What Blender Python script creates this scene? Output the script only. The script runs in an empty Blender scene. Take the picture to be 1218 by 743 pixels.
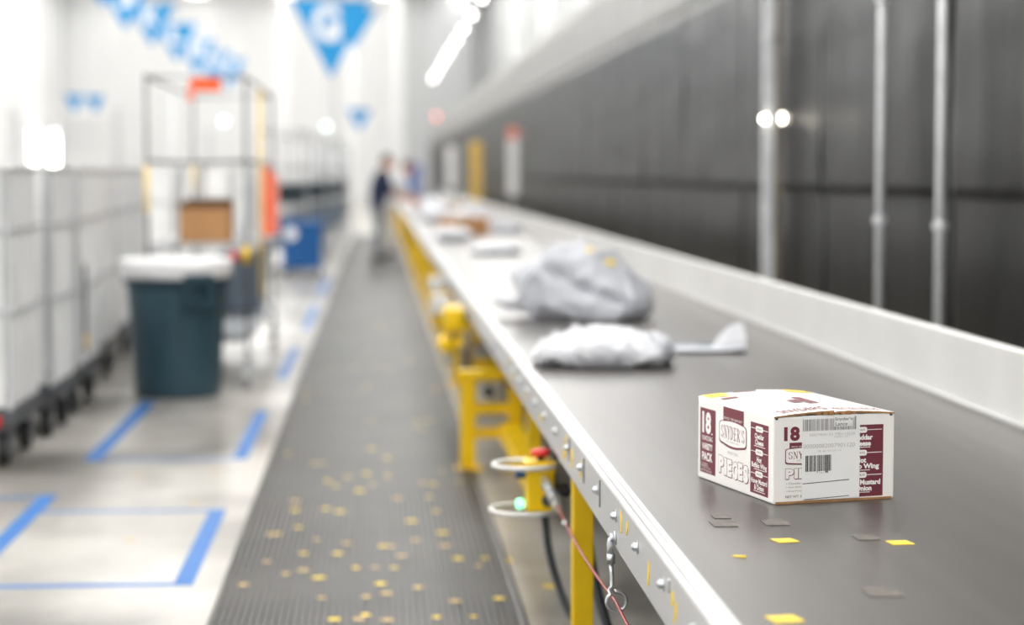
import bpy, bmesh, math, random
from mathutils import Vector, Matrix, noise
PI = math.pi
random.seed(7)
scene = bpy.context.scene
COL = scene.collection

# ------------------------------------------------------------------ camera
cam_d = bpy.data.cameras.new('camera'); cam = bpy.data.objects.new('camera', cam_d); COL.objects.link(cam)
cam_d.sensor_width = 36.0; cam_d.lens = 70.0
cam.location = (0, 0, 1.45)
cam.rotation_euler = (math.radians(90 - 3.9974), 0, math.radians(-3.9036))
cam_d.clip_end = 300
cam_d.dof.use_dof = True; cam_d.dof.focus_distance = 4.2; cam_d.dof.aperture_fstop = 1.7
scene.camera = cam
# ------------------------------------------------------------------ world, exposure
w = bpy.data.worlds.new('world'); scene.world = w; w.use_nodes = True
w.node_tree.nodes['Background'].inputs[0].default_value = (.9, .95, 1, 1)
w.node_tree.nodes['Background'].inputs[1].default_value = .3
vs = scene.view_settings
vs.view_transform = 'Standard'; vs.look = 'None'; vs.gamma = 1; vs.use_curve_mapping = False
vs.exposure = 0.62
LAMP_W = 500.0          # power of one ceiling light strip
FILL_W = 58.0           # power of one unseen fill light added below the strips
HALL_X = (-13.5, -9, -4.5, 0.5, 4.3)
HALL_MID, HALL_LEN = 45.0, 116.0
CEIL = 10.8

# ------------------------------------------------------------------ materials
def lin(c):
    return tuple(((v/255)/12.92 if v/255 <= .04045 else ((v/255+.055)/1.055)**2.4) for v in c) + (1,)
def mat(name, rgb, rough=.5, metal=0, var=.06, vscale=4, bump=0, bscale=40, stretch=(1,1,1), spec=.5, emit=None, estr=0, rgb2=None, vlo=.42, vhi=.62, trans=0, coat=0):
    m = bpy.data.materials.new(name); m.use_nodes = True
    nt = m.node_tree; N = nt.nodes; L = nt.links; b = N['Principled BSDF']
    base = lin(rgb)
    tc = N.new('ShaderNodeTexCoord'); mp = N.new('ShaderNodeMapping'); mp.inputs['Scale'].default_value = stretch
    L.new(tc.outputs['Object'], mp.inputs['Vector'])
    nz = N.new('ShaderNodeTexNoise'); nz.inputs['Scale'].default_value = vscale; nz.inputs['Detail'].default_value = 5
    L.new(mp.outputs[0], nz.inputs['Vector'])
    cr = N.new('ShaderNodeValToRGB'); L.new(nz.outputs['Fac'], cr.inputs[0])
    c2 = lin(rgb2) if rgb2 else tuple(min(1, v*(1-2*var)) for v in base[:3]) + (1,)
    cr.color_ramp.elements[0].position = vlo; cr.color_ramp.elements[0].color = c2
    cr.color_ramp.elements[1].position = vhi; cr.color_ramp.elements[1].color = base
    L.new(cr.outputs[0], b.inputs['Base Color'])
    b.inputs['Roughness'].default_value = rough; b.inputs['Metallic'].default_value = metal
    b.inputs['Specular IOR Level'].default_value = spec
    if trans: b.inputs['Transmission Weight'].default_value = trans
    if coat: b.inputs['Coat Weight'].default_value = coat
    if bump:
        n2 = N.new('ShaderNodeTexNoise'); n2.inputs['Scale'].default_value = bscale; n2.inputs['Detail'].default_value = 3
        L.new(mp.outputs[0], n2.inputs['Vector'])
        bp = N.new('ShaderNodeBump'); bp.inputs['Strength'].default_value = bump; bp.inputs['Distance'].default_value = .01
        L.new(n2.outputs['Fac'], bp.inputs['Height']); L.new(bp.outputs[0], b.inputs['Normal'])
    if emit:
        b.inputs['Emission Color'].default_value = lin(emit); b.inputs['Emission Strength'].default_value = estr
    return m

M = {}
M['concrete'] = mat('polished_concrete', (184,181,175), .28, var=.1, vscale=.9, rgb2=(108,105,100), vlo=.36, vhi=.60, stretch=(1,.8,1), bump=.04, bscale=30)
M['wall'] = mat('white_painted_steel', (236,237,238), .5, var=.02)
M['wallgrey'] = mat('grey_painted_steel', (196,198,200), .5, var=.03)
M['ceil'] = mat('white_ceiling_deck', (240,241,242), .7, var=.02)
M['black_sheet'] = mat('black_plastic_sheet', (15,15,16), .40, var=.12, vscale=1.2, stretch=(1,1,.6), bump=.45, bscale=7, spec=.22)
M['grey_sheet'] = mat('grey_mesh_sheet', (150,150,149), .5, var=.04, vscale=1.0, stretch=(1,2,.2))
M['belt'] = mat('grey_rubber_belt', (76,72,69), .30, var=.13, vscale=3, stretch=(5,.16,1), bump=.05, bscale=160, spec=.5)
M['alu'] = mat('brushed_aluminium', (200,200,201), .34, .12, var=.03, vscale=3, stretch=(1,.2,1))
M['guard'] = mat('white_painted_guard', (222,222,220), .4, .1, var=.03, vscale=2)
M['bed'] = mat('grey_steel_bed', (120,121,122), .5, .3)
M['zinc'] = mat('zinc_steel', (212,216,220), .28, .75, var=.05, vscale=6)
M['darksteel'] = mat('dark_steel', (92,96,100), .35, .8, var=.08)
M['yellow'] = mat('safety_yellow_paint', (255,210,0), .38, var=.06, vscale=5)
M['paleyellow'] = mat('pale_yellow_paint', (252,218,116), .5)
M['mat'] = mat('ribbed_rubber_mat', (62,60,57), .46, var=.1, vscale=1.6, rgb2=(44,42,41), bump=.05, bscale=60)
M['sticker'] = mat('yellow_paper', (250,216,60), .6, var=.05, vscale=30)
M['sticker_old'] = mat('faded_yellow_paper', (214,184,120), .7, var=.1, vscale=30)
M['residue'] = mat('grey_paper_residue', (108,102,97), .7, var=.14, vscale=60)
M['tape'] = mat('blue_floor_tape', (10,98,176), .55, var=.1, vscale=8, rgb2=(34,112,178), vlo=.3, vhi=.6)
M['carton_white'] = mat('white_printed_carton', (248,246,243), .55, var=.01, vscale=6)
M['kraft'] = mat('brown_corrugated_board', (176,132,88), .8, var=.1, vscale=40)
M['kraft_box'] = mat('brown_carton', (186,138,92), .75, var=.05, vscale=6)
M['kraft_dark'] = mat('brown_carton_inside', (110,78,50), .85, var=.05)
M['maroon'] = mat('maroon_ink', (118,50,62), .55, var=.02)
M['white_ink'] = mat('white_ink', (250,247,245), .55, var=.0)
M['grey_ink'] = mat('grey_ink', (150,148,148), .6, var=.0)
M['pale_ink'] = mat('pale_grey_ink', (196,194,193), .6, var=.0)
M['black_ink'] = mat('black_ink', (58,56,58), .6, var=.0)
M['label_paper'] = mat('white_label_paper', (243,243,243), .45, var=.0)
M['bag_grey'] = mat('grey_poly_mailer', (184,187,195), .34, var=.07, vscale=4, bump=.25, bscale=9)
M['bag_white'] = mat('white_poly_mailer', (198,200,206), .36, var=.04, vscale=5, bump=.25, bscale=10)
M['can'] = mat('slate_green_plastic', (50,78,92), .46, var=.05, vscale=3, bump=.03)
M['can_dark'] = mat('dark_slate_plastic', (28,44,52), .6, var=.05)
M['liner'] = mat('white_bin_liner', (246,246,248), .4, var=.03, vscale=9, bump=.3, bscale=20)
M['cart_white'] = mat('white_cart_plastic', (244,245,246), .45, var=.04, vscale=3)
M['cart_grey'] = mat('grey_cart_frame', (204,206,209), .45, .1, var=.05)
M['cart_deck'] = mat('dark_grey_cart_deck', (84,86,90), .5, .2)
M['tyre'] = mat('black_rubber', (34,34,36), .6, var=.1)
M['red'] = mat('red_plastic', (220,40,36), .35, var=.03)
M['cord'] = mat('red_coated_cable', (176,58,60), .3, var=.15, vscale=120)
M['cable'] = mat('black_cable_jacket', (62,66,72), .42, var=.06)
M['blue_pale'] = mat('pale_blue_paint', (112,130,176), .5)
M['blue'] = mat('blue_plastic', (0,86,152), .55, var=.05)
M['bluebtn'] = mat('blue_button_plastic', (28,70,120), .35, var=.03)
M['tote'] = mat('slate_grey_tote', (112,126,142), .55, var=.05)
M['orange'] = mat('orange_plastic', (255,96,24), .5, var=.04)
M['pink'] = mat('salmon_plastic', (250,150,130), .5, var=.04)
M['pennant'] = mat('sky_blue_vinyl', (16,148,214), .55, var=.03, vscale=3)
M['letter'] = mat('white_vinyl_letter', (238,240,244), .55, var=.0)
M['navy'] = mat('navy_cotton', (32,44,72), .85, var=.1, vscale=12)
M['shirt'] = mat('pale_grey_cotton', (205,206,210), .85, var=.06, vscale=12)
M['trouser'] = mat('grey_denim', (118,122,130), .85, var=.1, vscale=12)
M['beige'] = mat('beige_cotton', (186,176,162), .85, var=.06, vscale=12)
M['skin'] = mat('skin', (222,160,128), .55, var=.04, vscale=12)
M['hair'] = mat('brown_hair', (70,52,42), .6, var=.1, vscale=40)
M['shoe'] = mat('dark_shoe_leather', (46,46,50), .5, var=.1)
M['eye'] = mat('dark_eye', (40,32,28), .3)
M['lampbody'] = mat('white_lamp_body', (235,236,238), .5)
M['tube'] = mat('lit_lamp_tube', (255,255,255), .5, emit=(255,250,244), estr=14)
M['bay'] = mat('lit_bay_diffuser', (255,255,255), .5, emit=(255,252,246), estr=3)
M['green_lamp'] = mat('lit_green_lamp', (190,255,220), .3, emit=(120,255,190), estr=1.3)
M['mint_lamp'] = mat('lit_mint_lamp', (220,255,240), .3, emit=(214,255,236), estr=2.6)
M['red_lamp'] = mat('lit_red_lamp', (255,150,140), .3, emit=(255,110,100), estr=5)
M['warm_glint'] = mat('lit_glint', (255,250,240), .3, emit=(255,244,226), estr=14)  # glow standing in for reflected lamp glints
M['rack_zinc'] = mat('grey_rack_wire', (120,122,126), .4, .6, var=.06)
M['pole_grey'] = mat('pale_grey_pole_paint', (232,235,238), .35, .15, var=.08, vscale=5)
M['wood'] = mat('weathered_timber', (150,136,112), .8, var=.1, vscale=6, stretch=(4,4,.6))
M['column'] = mat('light_grey_column', (238,239,240), .5, var=.02)

# ------------------------------------------------------------------ builders
def tag(o, label=None, cat=None, group=None, kind=None):
    if label: o['label'] = label
    if cat: o['category'] = cat
    if group: o['group'] = group
    if kind: o['kind'] = kind
    return o
def thing(name, label, cat, loc=(0,0,0), group=None, rz=0):
    o = bpy.data.objects.new(name, None); COL.objects.link(o)
    o.location = loc; o.rotation_euler = (0,0,rz); o.empty_display_size = .1
    return tag(o, label, cat, group)
def copy_tree(o, parent=None):
    c = o.copy(); COL.objects.link(c)
    if parent is not None: c.parent = parent
    for ch in list(o.children): copy_tree(ch, c)
    return c

class G:
    """collects shapes, links them as one mesh object"""
    def __init__(s): s.v = []; s.f = []
    def add(s, v, f):
        n = len(s.v); s.v += [tuple(p) for p in v]; s.f += [tuple(i+n for i in q) for q in f]; return s
    def box(s, x0, x1, y0, y1, z0, z1):
        v = [(x,y,z) for z in (z0,z1) for y in (y0,y1) for x in (x0,x1)]
        return s.add(v, [(0,2,3,1),(4,5,7,6),(0,1,5,4),(2,6,7,3),(0,4,6,2),(1,3,7,5)])
    def tube(s, pts, r, n=10, closed=False, r2=None):
        pts = [Vector(p) for p in pts]; k = len(pts); rings = []
        prev = None
        for i, p in enumerate(pts):
            if closed: t = (pts[(i+1) % k]-pts[i-1]).normalized()
            else: t = (pts[min(i+1,k-1)]-pts[max(i-1,0)]).normalized()
            if prev is None:
                a = Vector((0,0,1)) if abs(t.z) < .9 else Vector((1,0,0))
                u = t.cross(a).normalized()
            else: u = (prev - t*prev.dot(t)).normalized()
            prev = u; v = t.cross(u)
            rr = r if r2 is None else r + (r2-r)*i/max(1,k-1)
            rings.append([p + (u*math.cos(q*2*PI/n)+v*math.sin(q*2*PI/n))*rr for q in range(n)])
        V = [q for ring in rings for q in ring]; F = []
        for i in range(k if closed else k-1):
            j = (i+1) % k
            for q in range(n): F.append((i*n+q, i*n+(q+1) % n, j*n+(q+1) % n, j*n+q))
        if not closed: F.append(tuple(range(n-1,-1,-1))); F.append(tuple((k-1)*n+q for q in range(n)))
        return s.add(V, F)
    def lathe(s, prof, n=32, c=(0,0,0), axis='z', fn=None):
        V = []; F = []; k = len(prof)
        for i, (r, z) in enumerate(prof):
            for q in range(n):
                a = q*2*PI/n; rr = r*(fn(a, i) if fn else 1)
                p = (rr*math.cos(a), rr*math.sin(a), z)
                if axis == 'x': p = (p[2], p[0], p[1])
                elif axis == 'y': p = (p[1], p[2], p[0])
                V.append((p[0]+c[0], p[1]+c[1], p[2]+c[2]))
        for i in range(k-1):
            for q in range(n): F.append((i*n+q, i*n+(q+1) % n, (i+1)*n+(q+1) % n, (i+1)*n+q))
        if prof[0][0] > 1e-6: F.append(tuple(range(n-1,-1,-1)))
        if prof[-1][0] > 1e-6: F.append(tuple((k-1)*n+q for q in range(n)))
        return s.add(V, F)
    def ring(s, c, R, r, axis='z', n=40, m=8):
        pts = []
        for i in range(n):
            a = i*2*PI/n; x, y = R*math.cos(a), R*math.sin(a)
            pts.append({'z':(c[0]+x,c[1]+y,c[2]),'y':(c[0]+x,c[1],c[2]+y),'x':(c[0],c[1]+x,c[2]+y)}[axis])
        return s.tube(pts, r, m, closed=True)
    def build(s, name, m, parent=None, smooth=False, bevel=0, label=None, cat=None, group=None, kind=None, local=False, loc=None, rot=None):
        me = bpy.data.meshes.new(name)
        off = Vector((0,0,0))
        if parent is not None and not local:
            p = parent
            while p is not None: off += Vector(p.location); p = p.parent
        vv = [(x-off.x, y-off.y, z-off.z) for x,y,z in s.v]
        if parent is None and loc is None and vv:      # origin of a lone mesh at its base
            xs = [q[0] for q in vv]; ys = [q[1] for q in vv]; zs = [q[2] for q in vv]
            loc = ((min(xs)+max(xs))/2, (min(ys)+max(ys))/2, min(zs))
            vv = [(x-loc[0], y-loc[1], z-loc[2]) for x,y,z in vv]
        me.from_pydata(vv, [], s.f)
        bm = bmesh.new(); bm.from_mesh(me)
        bmesh.ops.remove_doubles(bm, verts=bm.verts, dist=1e-6)
        bmesh.ops.recalc_face_normals(bm, faces=bm.faces)
        if bevel:
            es = [e for e in bm.edges if len(e.link_faces) == 2 and e.calc_face_angle(0) > .6]
            bmesh.ops.bevel(bm, geom=es, offset=bevel, segments=2, profile=.6, affect='EDGES', clamp_overlap=True)
        bm.to_mesh(me); bm.free()
        me.materials.append(M[m] if isinstance(m, str) else m)
        if smooth:
            for p in me.polygons: p.use_smooth = True
        o = bpy.data.objects.new(name, me); COL.objects.link(o)
        if parent is not None: o.parent = parent
        elif loc is not None: o.location = loc
        if rot: o.rotation_euler = rot
        return tag(o, label, cat, group, kind)
def struct(name, g, m, parent=None, **k):
    o = g.build(name, m, parent, **k)
    if parent is None: o['kind'] = 'structure'
    return o
_tc = {}
def text_geo(s, bold=0.0):
    if (s, bold) in _tc: return _tc[(s, bold)]
    c = bpy.data.curves.new('t', 'FONT'); c.body = s; c.size = 1; c.offset = bold; c.resolution_u = 3
    o = bpy.data.objects.new('t', c); COL.objects.link(o)
    bpy.context.view_layer.update()
    me = bpy.data.meshes.new_from_object(o.evaluated_get(bpy.context.evaluated_depsgraph_get()))
    v = [(p.co.x, p.co.y) for p in me.vertices]; f = [tuple(p.vertices) for p in me.polygons]
    COL.objects.unlink(o); bpy.data.objects.remove(o); bpy.data.curves.remove(c); bpy.data.meshes.remove(me)
    x0 = min(p[0] for p in v); x1 = max(p[0] for p in v); y0 = min(p[1] for p in v); y1 = max(p[1] for p in v)
    v = [((x-x0)/(x1-x0), (y-y0)/(y1-y0)) for x,y in v]
    _tc[(s, bold)] = (v, f); return v, f

def skin_mesh(verts, edges, radii, root=0, sub=2, smooth=True):
    me = bpy.data.meshes.new('s'); me.from_pydata(verts, edges, [])
    o = bpy.data.objects.new('s', me); COL.objects.link(o)
    o.modifiers.new('skin', 'SKIN')
    if not me.skin_vertices: me.skin_vertices.new()
    for i, r in enumerate(radii):
        r = r if isinstance(r, tuple) else (r, r)
        me.skin_vertices[0].data[i].radius = r
        me.skin_vertices[0].data[i].use_root = (i == root)
    sb = o.modifiers.new('sub', 'SUBSURF'); sb.levels = sub; sb.render_levels = sub
    bpy.context.view_layer.update()
    out = bpy.data.meshes.new_from_object(o.evaluated_get(bpy.context.evaluated_depsgraph_get()))
    vv = [tuple(v.co) for v in out.vertices]; ff = [tuple(p.vertices) for p in out.polygons]
    COL.objects.unlink(o); bpy.data.objects.remove(o); bpy.data.meshes.remove(me); bpy.data.meshes.remove(out)
    return vv, ff

# ------------------------------------------------------------------ lamps of the hall and added fill lights
globe0 = None
for x, lb in zip(HALL_X, ('over the far left side', 'left of the middle', 'over the white carts', 'over the walkway mat', 'over the black sheeting')):
    t = thing('ceiling_light_strip', 'continuous white ceiling light strip under the hall roof '+lb, 'lamp', (x,HALL_MID,CEIL-.35), 'ceiling light strips')
    g = G(); g.box(x-.5,x+.5,HALL_MID-HALL_LEN/2,HALL_MID+HALL_LEN/2,CEIL-.3,CEIL); g.build('lamp_housing', 'lampbody', t)
    g = G(); g.box(x-.45,x+.45,HALL_MID-HALL_LEN/2+.05,HALL_MID+HALL_LEN/2-.05,CEIL-.33,CEIL-.3); g.build('diffuser', 'bay', t)
    ld = bpy.data.lights.new('hall_light', 'AREA'); ld.shape = 'RECTANGLE'; ld.size = .9; ld.size_y = HALL_LEN-.2; ld.energy = LAMP_W; ld.color = (1,.985,.96)
    lo = bpy.data.objects.new('hall_light', ld); COL.objects.link(lo); lo.location = (x,HALL_MID,CEIL-.35)
    y = -11.0
    while y < 92:                                  # unseen fill lights added to brighten upright faces, dressed as hung globes
        pl = bpy.data.lights.new('fill_light', 'POINT'); pl.energy = FILL_W; pl.shadow_soft_size = .3; pl.color = (1,.985,.96)
        po = bpy.data.objects.new('fill_light', pl); COL.objects.link(po); lz = 8.2 if y < 70 else 9.7
        po.location = (x,y,lz)
        if globe0 is None:
            g = G(); g.lathe([(0,-.1),(.07,-.07),(.1,0),(.07,.07),(0,.1)], 12); g.tube([(0,0,.09),(0,0,CEIL-.3-9.7)], .012, 6); globe0 = o = g.build('fill_globe', 'bay', t, local=True)
        else: o = globe0.copy(); COL.objects.link(o); o.parent = t
        o.location = (0, y-HALL_MID, lz-(CEIL-.35))
        y += 7.5

# ------------------------------------------------------------------ setting
X0, X1, Y0, Y1 = -16.0, 6.0, -14.0, 104.0
g = G(); g.box(X0-.2, X1+.2, Y0-.2, Y1+.2, -.2, 0); struct('floor', g, 'concrete', loc=(0,0,0))
g = G(); g.box(X0-.2, X1+.2, Y0-.2, Y1+.2, CEIL, CEIL+.2); struct('ceiling', g, 'ceil')
def corrugated(a0, a1, pitch, depth, fixed, z0, z1, axis, inward):
    g = G(); pts = []; t = a0; 
    while t < a1:
        for dt, d in ((0,0),(pitch*.5,0),(pitch*.62,depth),(pitch*.88,depth)):
            pts.append((min(t+dt,a1), fixed+d*inward))
        t += pitch
    pts.append((a1, fixed))
    V = []; F = []
    for (a, b) in pts:
        for z in (z0, z1): V.append((a,b,z) if axis == 'x' else (b,a,z))
    for i in range(len(pts)-1): F.append((2*i, 2*i+2, 2*i+3, 2*i+1))
    g.add(V, F)
    fx = fixed - .12*inward
    if axis == 'x': g.box(a0, a1, min(fixed-.01*inward,fx), max(fixed-.01*inward,fx), z0, z1)
    else: g.box(min(fixed-.01*inward,fx), max(fixed-.01*inward,fx), a0, a1, z0, z1)
    return g
struct('wall_back', corrugated(X0, X1, .9, .06, Y1, 0, CEIL, 'x', -1), 'wall')
struct('wall_left', corrugated(Y0, Y1, .9, .06, X0, 0, CEIL, 'y', 1), 'wall')
struct('wall_outer', corrugated(Y0, Y1, .9, .06, X1, 0, CEIL, 'y', -1), 'wallgrey')
struct('wall_front', corrugated(X0, X1, .9, .06, Y0, 0, CEIL, 'x', 1), 'wall')
g = G(); g.box(1.5, 4.9, Y1-1.5, Y1-.2, 0, CEIL); struct('wall_grey_block', g, 'wallgrey')  # grey block making the right part of the far wall greyer
# steel columns of the outer wall and of the open hall
c0 = None
for y in (26, 34, 42, 52, 64, 78):
    g = G(); g.box(5.3,5.75,y-.03,y,0,CEIL); g.box(5.3,5.75,y+.37,y+.4,0,CEIL); g.box(5.5,5.54,y,y+.37,0,CEIL)
    struct('trim_column', g, 'column')
for x, y in ((-5.05,30),(-8.3,44),(-3.4,74),(-1.0,88),(.9,80)):
    g = G(); g.box(x-.12,x+.12,y-.02,y,0,CEIL); g.box(x-.12,x+.12,y+.22,y+.24,0,CEIL); g.box(x-.01,x+.01,y,y+.22,0,CEIL)
    struct('trim_column', g, 'column')

# black sheeting partition on the right
PX = 2.6
wr = bpy.data.objects.new('wall_right', None); COL.objects.link(wr); wr.location = (PX,0,0); wr['kind'] = 'structure'
def sheet(seed, w, z0, z1, off, amp, ny=40, nz=22, hem=False):
    g = G(); V = []; F = []
    for i in range(ny+1):
        for j in range(nz+1):
            y = w*i/ny; z = z0+(z1-z0)*j/nz
            d = noise.noise(Vector((y*1.5+seed*9.1, z*.7, seed)))*amp*.65 + noise.noise(Vector((y*5+seed, z*1.6, seed*3.3)))*amp*.22 + noise.noise(Vector((y*1.1, z*3.5+seed*5, 7)))*amp*.55
            if hem: d += .012*math.exp(-((z-z1)/.03)**2)
            V.append((off-d, y, z))
    n = len(V)
    V += [(x+.02, y, z) for x, y, z in V]
    s = nz+1
    for i in range(ny):
        for j in range(nz):
            a = i*s+j; F.append((a, a+1, a+s+1, a+s)); F.append((n+a, n+a+s, n+a+s+1, n+a+1))
    for i in range(ny):
        for j in (0, nz):
            a = i*s+j; F.append((a, a+s, n+a+s, n+a))
    for j in range(nz):
        for i in (0, ny):
            a = i*s+j; F.append((a, n+a, n+a+1, a+1))
    return g.add(V, F)
SW = 2.6
up = []; lo_ = []; tp = []
for k in range(3):
    o = sheet(k+1, SW-.004, 1.335, 2.81, .0, .018).build('black_sheet', 'black_sheet', wr, smooth=True, local=True); up.append(o)
    o = sheet(k+11, SW-.004, .02, 1.40, .024, .012).build('black_sheet', 'black_sheet', wr, smooth=True, local=True); lo_.append(o)
    o = sheet(k+21, SW-.004, 2.80, 3.62, .05, .008, 16, 6).build('grey_sheet', 'grey_sheet', wr, smooth=True, local=True); tp.append(o)
for k in range(38):
    y = -1.5 + SW*k
    for src in (up, lo_, tp):
        o = src[k % 3]
        if k >= 3: o = o.copy(); COL.objects.link(o)
        o.location.y = y
# support poles in front of the sheets
def pole(name, x, y, r, label, rect=None, m='pole_grey', h=3.6):
    t = thing(name, label, 'pole', (x,y,0))
    g = G()
    if rect: g.box(x-rect[0],x+rect[0],y-rect[1],y+rect[1],.01,h)
    else: g.tube([(x,y,.01),(x,y,h)], r, 14)
    g.build('shaft', m, t, smooth=not rect, bevel=.004 if rect else 0)
    g = G(); g.box(x-.07,x+.07,y-.07,y+.07,0,.012); g.build('foot_plate', 'zinc', t)
    for z in (1.22, 2.3):
        g = G(); g.lathe([(r+.002,z-.02),(r+.010,z-.018),(r+.010,z+.018),(r+.002,z+.02)], 14, (x,y,0)); g.build('clamp', m, t)
    return t
pole('support_pole', 2.47, 8.60, .022, 'slim galvanised pole farthest right before the black sheeting')
pole('support_pole', 2.47, 9.65, .021, 'slim galvanised pole with a dark patch, middle of the three before the sheeting')
pole('support_pole', 2.47, 12.45, .036, 'wide pale steel strut beside the small glowing glints', rect=(.036,.03))
pole('timber_post', 2.552, 12.6, .022, 'weathered brownish post right behind the wide pale steel strut', rect=(.020,.03), m='wood')
t = thing('glowing_globe', 'small glowing globe added as a lamp reflection on the brownish post before black sheeting', 'lamp', (2.52,12.6,1.80))
g = G(); g.lathe([(0,-.028),(.02,-.02),(.028,0),(.02,.02),(0,.028)], 16, (2.585,12.62,1.80)); g.build('globe', 'warm_glint', t, smooth=True)  # glowing globe added in place of a reflection, no lamp hangs here
g = G(); g.tube([(2.56,12.72,1.80),(2.585,12.64,1.80)], .01, 8); g.build('glint_stem', 'zinc', t)
t = thing('glowing_globe', 'smaller half hidden globe added as a lamp reflection at the wide steel strut', 'lamp', (2.43,12.42,1.785))
g = G(); g.lathe([(0,-.02),(.014,-.014),(.02,0),(.014,.014),(0,.02)], 16, (2.432,12.4,1.79)); g.build('globe', 'warm_glint', t, smooth=True)  # second added globe, again a reflected glint
g = G(); g.tube([(2.445,12.42,1.79),(2.432,12.41,1.79)], .008, 8); g.build('glint_stem', 'zinc', t)
# yellow upright and white strip far along the sheeting
t = thing('yellow_upright', 'tall pale yellow steel upright far along the black sheeting', 'post', (2.37,47.5,0))
g = G(); g.box(2.24,2.28,47.4,47.7,0,2.2); g.box(2.46,2.50,47.4,47.7,0,2.2); g.box(2.28,2.46,47.53,47.57,0,2.2); g.build('upright', 'paleyellow', t)
g = G(); g.box(2.2,2.52,47.3,47.8,0,.02); g.build('foot_plate', 'paleyellow', t)
t = thing('white_notice', 'tall white notice strip with a red top on the black sheeting', 'sign', (2.4,35,0))
g = G(); g.box(2.31,2.49,34.98,35.0,1.05,2.05); g.build('board', 'label_paper', t)
g = G(); g.box(2.31,2.49,34.98,35.0,2.05,2.25); g.build('red_band', 'pink', t)
g = G(); g.tube([(2.4,35.02,.0),(2.4,35.02,2.25)], .02, 8); g.build('stake', 'zinc', t)
t = thing('white_notice', 'paler white notice strip farther away, left of the yellow upright', 'sign', (2.4,62,.8))
g = G(); g.box(2.2,2.48,62,62.03,1.0,2.3); g.build('board', 'label_paper', t)
g = G(); g.tube([(2.4,62.04,.0),(2.4,62.04,2.25)], .02, 8); g.build('stake', 'zinc', t)

# ------------------------------------------------------------------ conveyor
BZ = .7485; CY0, CY1 = 1.2, 56.0
cv = thing('belt_conveyor', 'long grey belt conveyor on yellow legs with aluminium side rail', 'conveyor', (1.17,20,0))
g = G(); g.box(.562,1.778,CY0,CY1,BZ-.012,BZ); g.build('belt', 'belt', cv)
g = G(); g.box(.53,1.79,CY0,CY1,BZ-.075,BZ-.014); g.build('slider_bed', 'bed', cv)
# near side rail: channel profile with a stepped top flange, cut in frame sections
rail = None
prof = [(.520,.6335),(.520,.7430),(.5225,.7475),(.5280,.7490),(.5300,.7440),(.5345,.7440),(.5365,.7495),(.5450,.7505),(.5465,.7475),(.5490,.7475),(.5505,.7510),(.5620,.7510),(.5645,.7480),(.5645,.740),(.530,.738),(.527,.640),(.552,.638),(.552,.6335)]
SEC = [CY0, 4.235] + [4.235+3.66*i for i in range(1,14)] + [CY1]
for a, b in zip(SEC[:-1], SEC[1:]):
    g = G(); a2, b2 = a+.0015, b-.0015; n = len(prof)
    g.add([(x,a2,z) for x,z in prof]+[(x,b2,z) for x,z in prof], [(i,(i+1)%n,n+(i+1)%n,n+i) for i in range(n)]+[tuple(range(n-1,-1,-1)), tuple(range(n,2*n))])
    r = g.build('side_rail', 'alu', cv, label='aluminium side rail with bolts')
    if rail is None: rail = r
rails = [o for o in cv.children if o.name.startswith('side_rail')]
def rail_at(y):
    for o, a, b in zip(rails, SEC[:-1], SEC[1:]):
        if a <= y < b: return o
    return rails[-1]
b0 = None
for k in range(0, 143):
    y = 3.197 + .3615*k - .7230
    if y > CY1-.1: break
    if b0 is None:
        g = G()
        g.lathe([(.0135,-.001),(.0135,-.0025)], 18, (0,0,0), 'x')
        g.lathe([(.0095,-.0025),(.0095,-.009),(.0085,-.010)], 6, (0,0,0), 'x')
        g.lathe([(.0055,-.009),(.0055,-.0125),(.004,-.0135)], 10, (0,0,0), 'x')
        b0 = g.build('bolt', 'zinc', rail_at(y), local=True); o = b0
    else:
        o = b0.copy(); COL.objects.link(o); o.parent = rail_at(y)
    o.location = (.520-cv.location.x, y-cv.location.y, .704)
# splice plate seams, small clip and yellow scraps on the near rail
def scrap(y, z0, h, wd, lean, m='sticker', nm='yellow_scrap'):
    g = G(); pts = [(0,0),(wd*.6,h*.1),(wd,h*.55),(wd*.7,h),(wd*.1,h*.8)]
    V = [(.5185, y-p[0]+lean*p[1], z0+p[1]) for p in pts]+[(.5199, y-p[0]+lean*p[1], z0+p[1]) for p in pts]
    F = [(4,3,2,1,0),(5,6,7,8,9)]+[(i,(i+1)%5,5+(i+1)%5,5+i) for i in range(5)]
    g.add(V,F); g.build(nm, m, rail_at(y), label='yellow paper scrap')
for a in ((4.19,.682,.052,.022,.1),(4.10,.694,.034,.022,-.1),(3.77,.655,.055,.022,-.1),(3.46,.685,.03,.03,.1),(3.43,.66,.045,.025,-.3),(5.28,.66,.06,.05,.1),(5.05,.67,.05,.05,0),(5.5,.655,.05,.08,0),(5.45,.70,.03,.03,0),(6.3,.66,.03,.07,0),(6.5,.70,.02,.05,0),(6.9,.67,.03,.06,0),(7.6,.66,.03,.07,0),(7.9,.69,.03,.06,0),(3.30,.64,.02,.03,0)): scrap(*a)
g = G(); g.box(.5165,.5198,3.475,3.492,.705,.728); g.build('metal_clip', 'zinc', rail_at(3.48))
for y in (4.62, 4.98, 5.36):
    g = G(); g.box(.5175,.5199,y-.034,y-.030,.672,.735); g.build('slot_strip', 'darksteel', rail_at(y))
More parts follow.
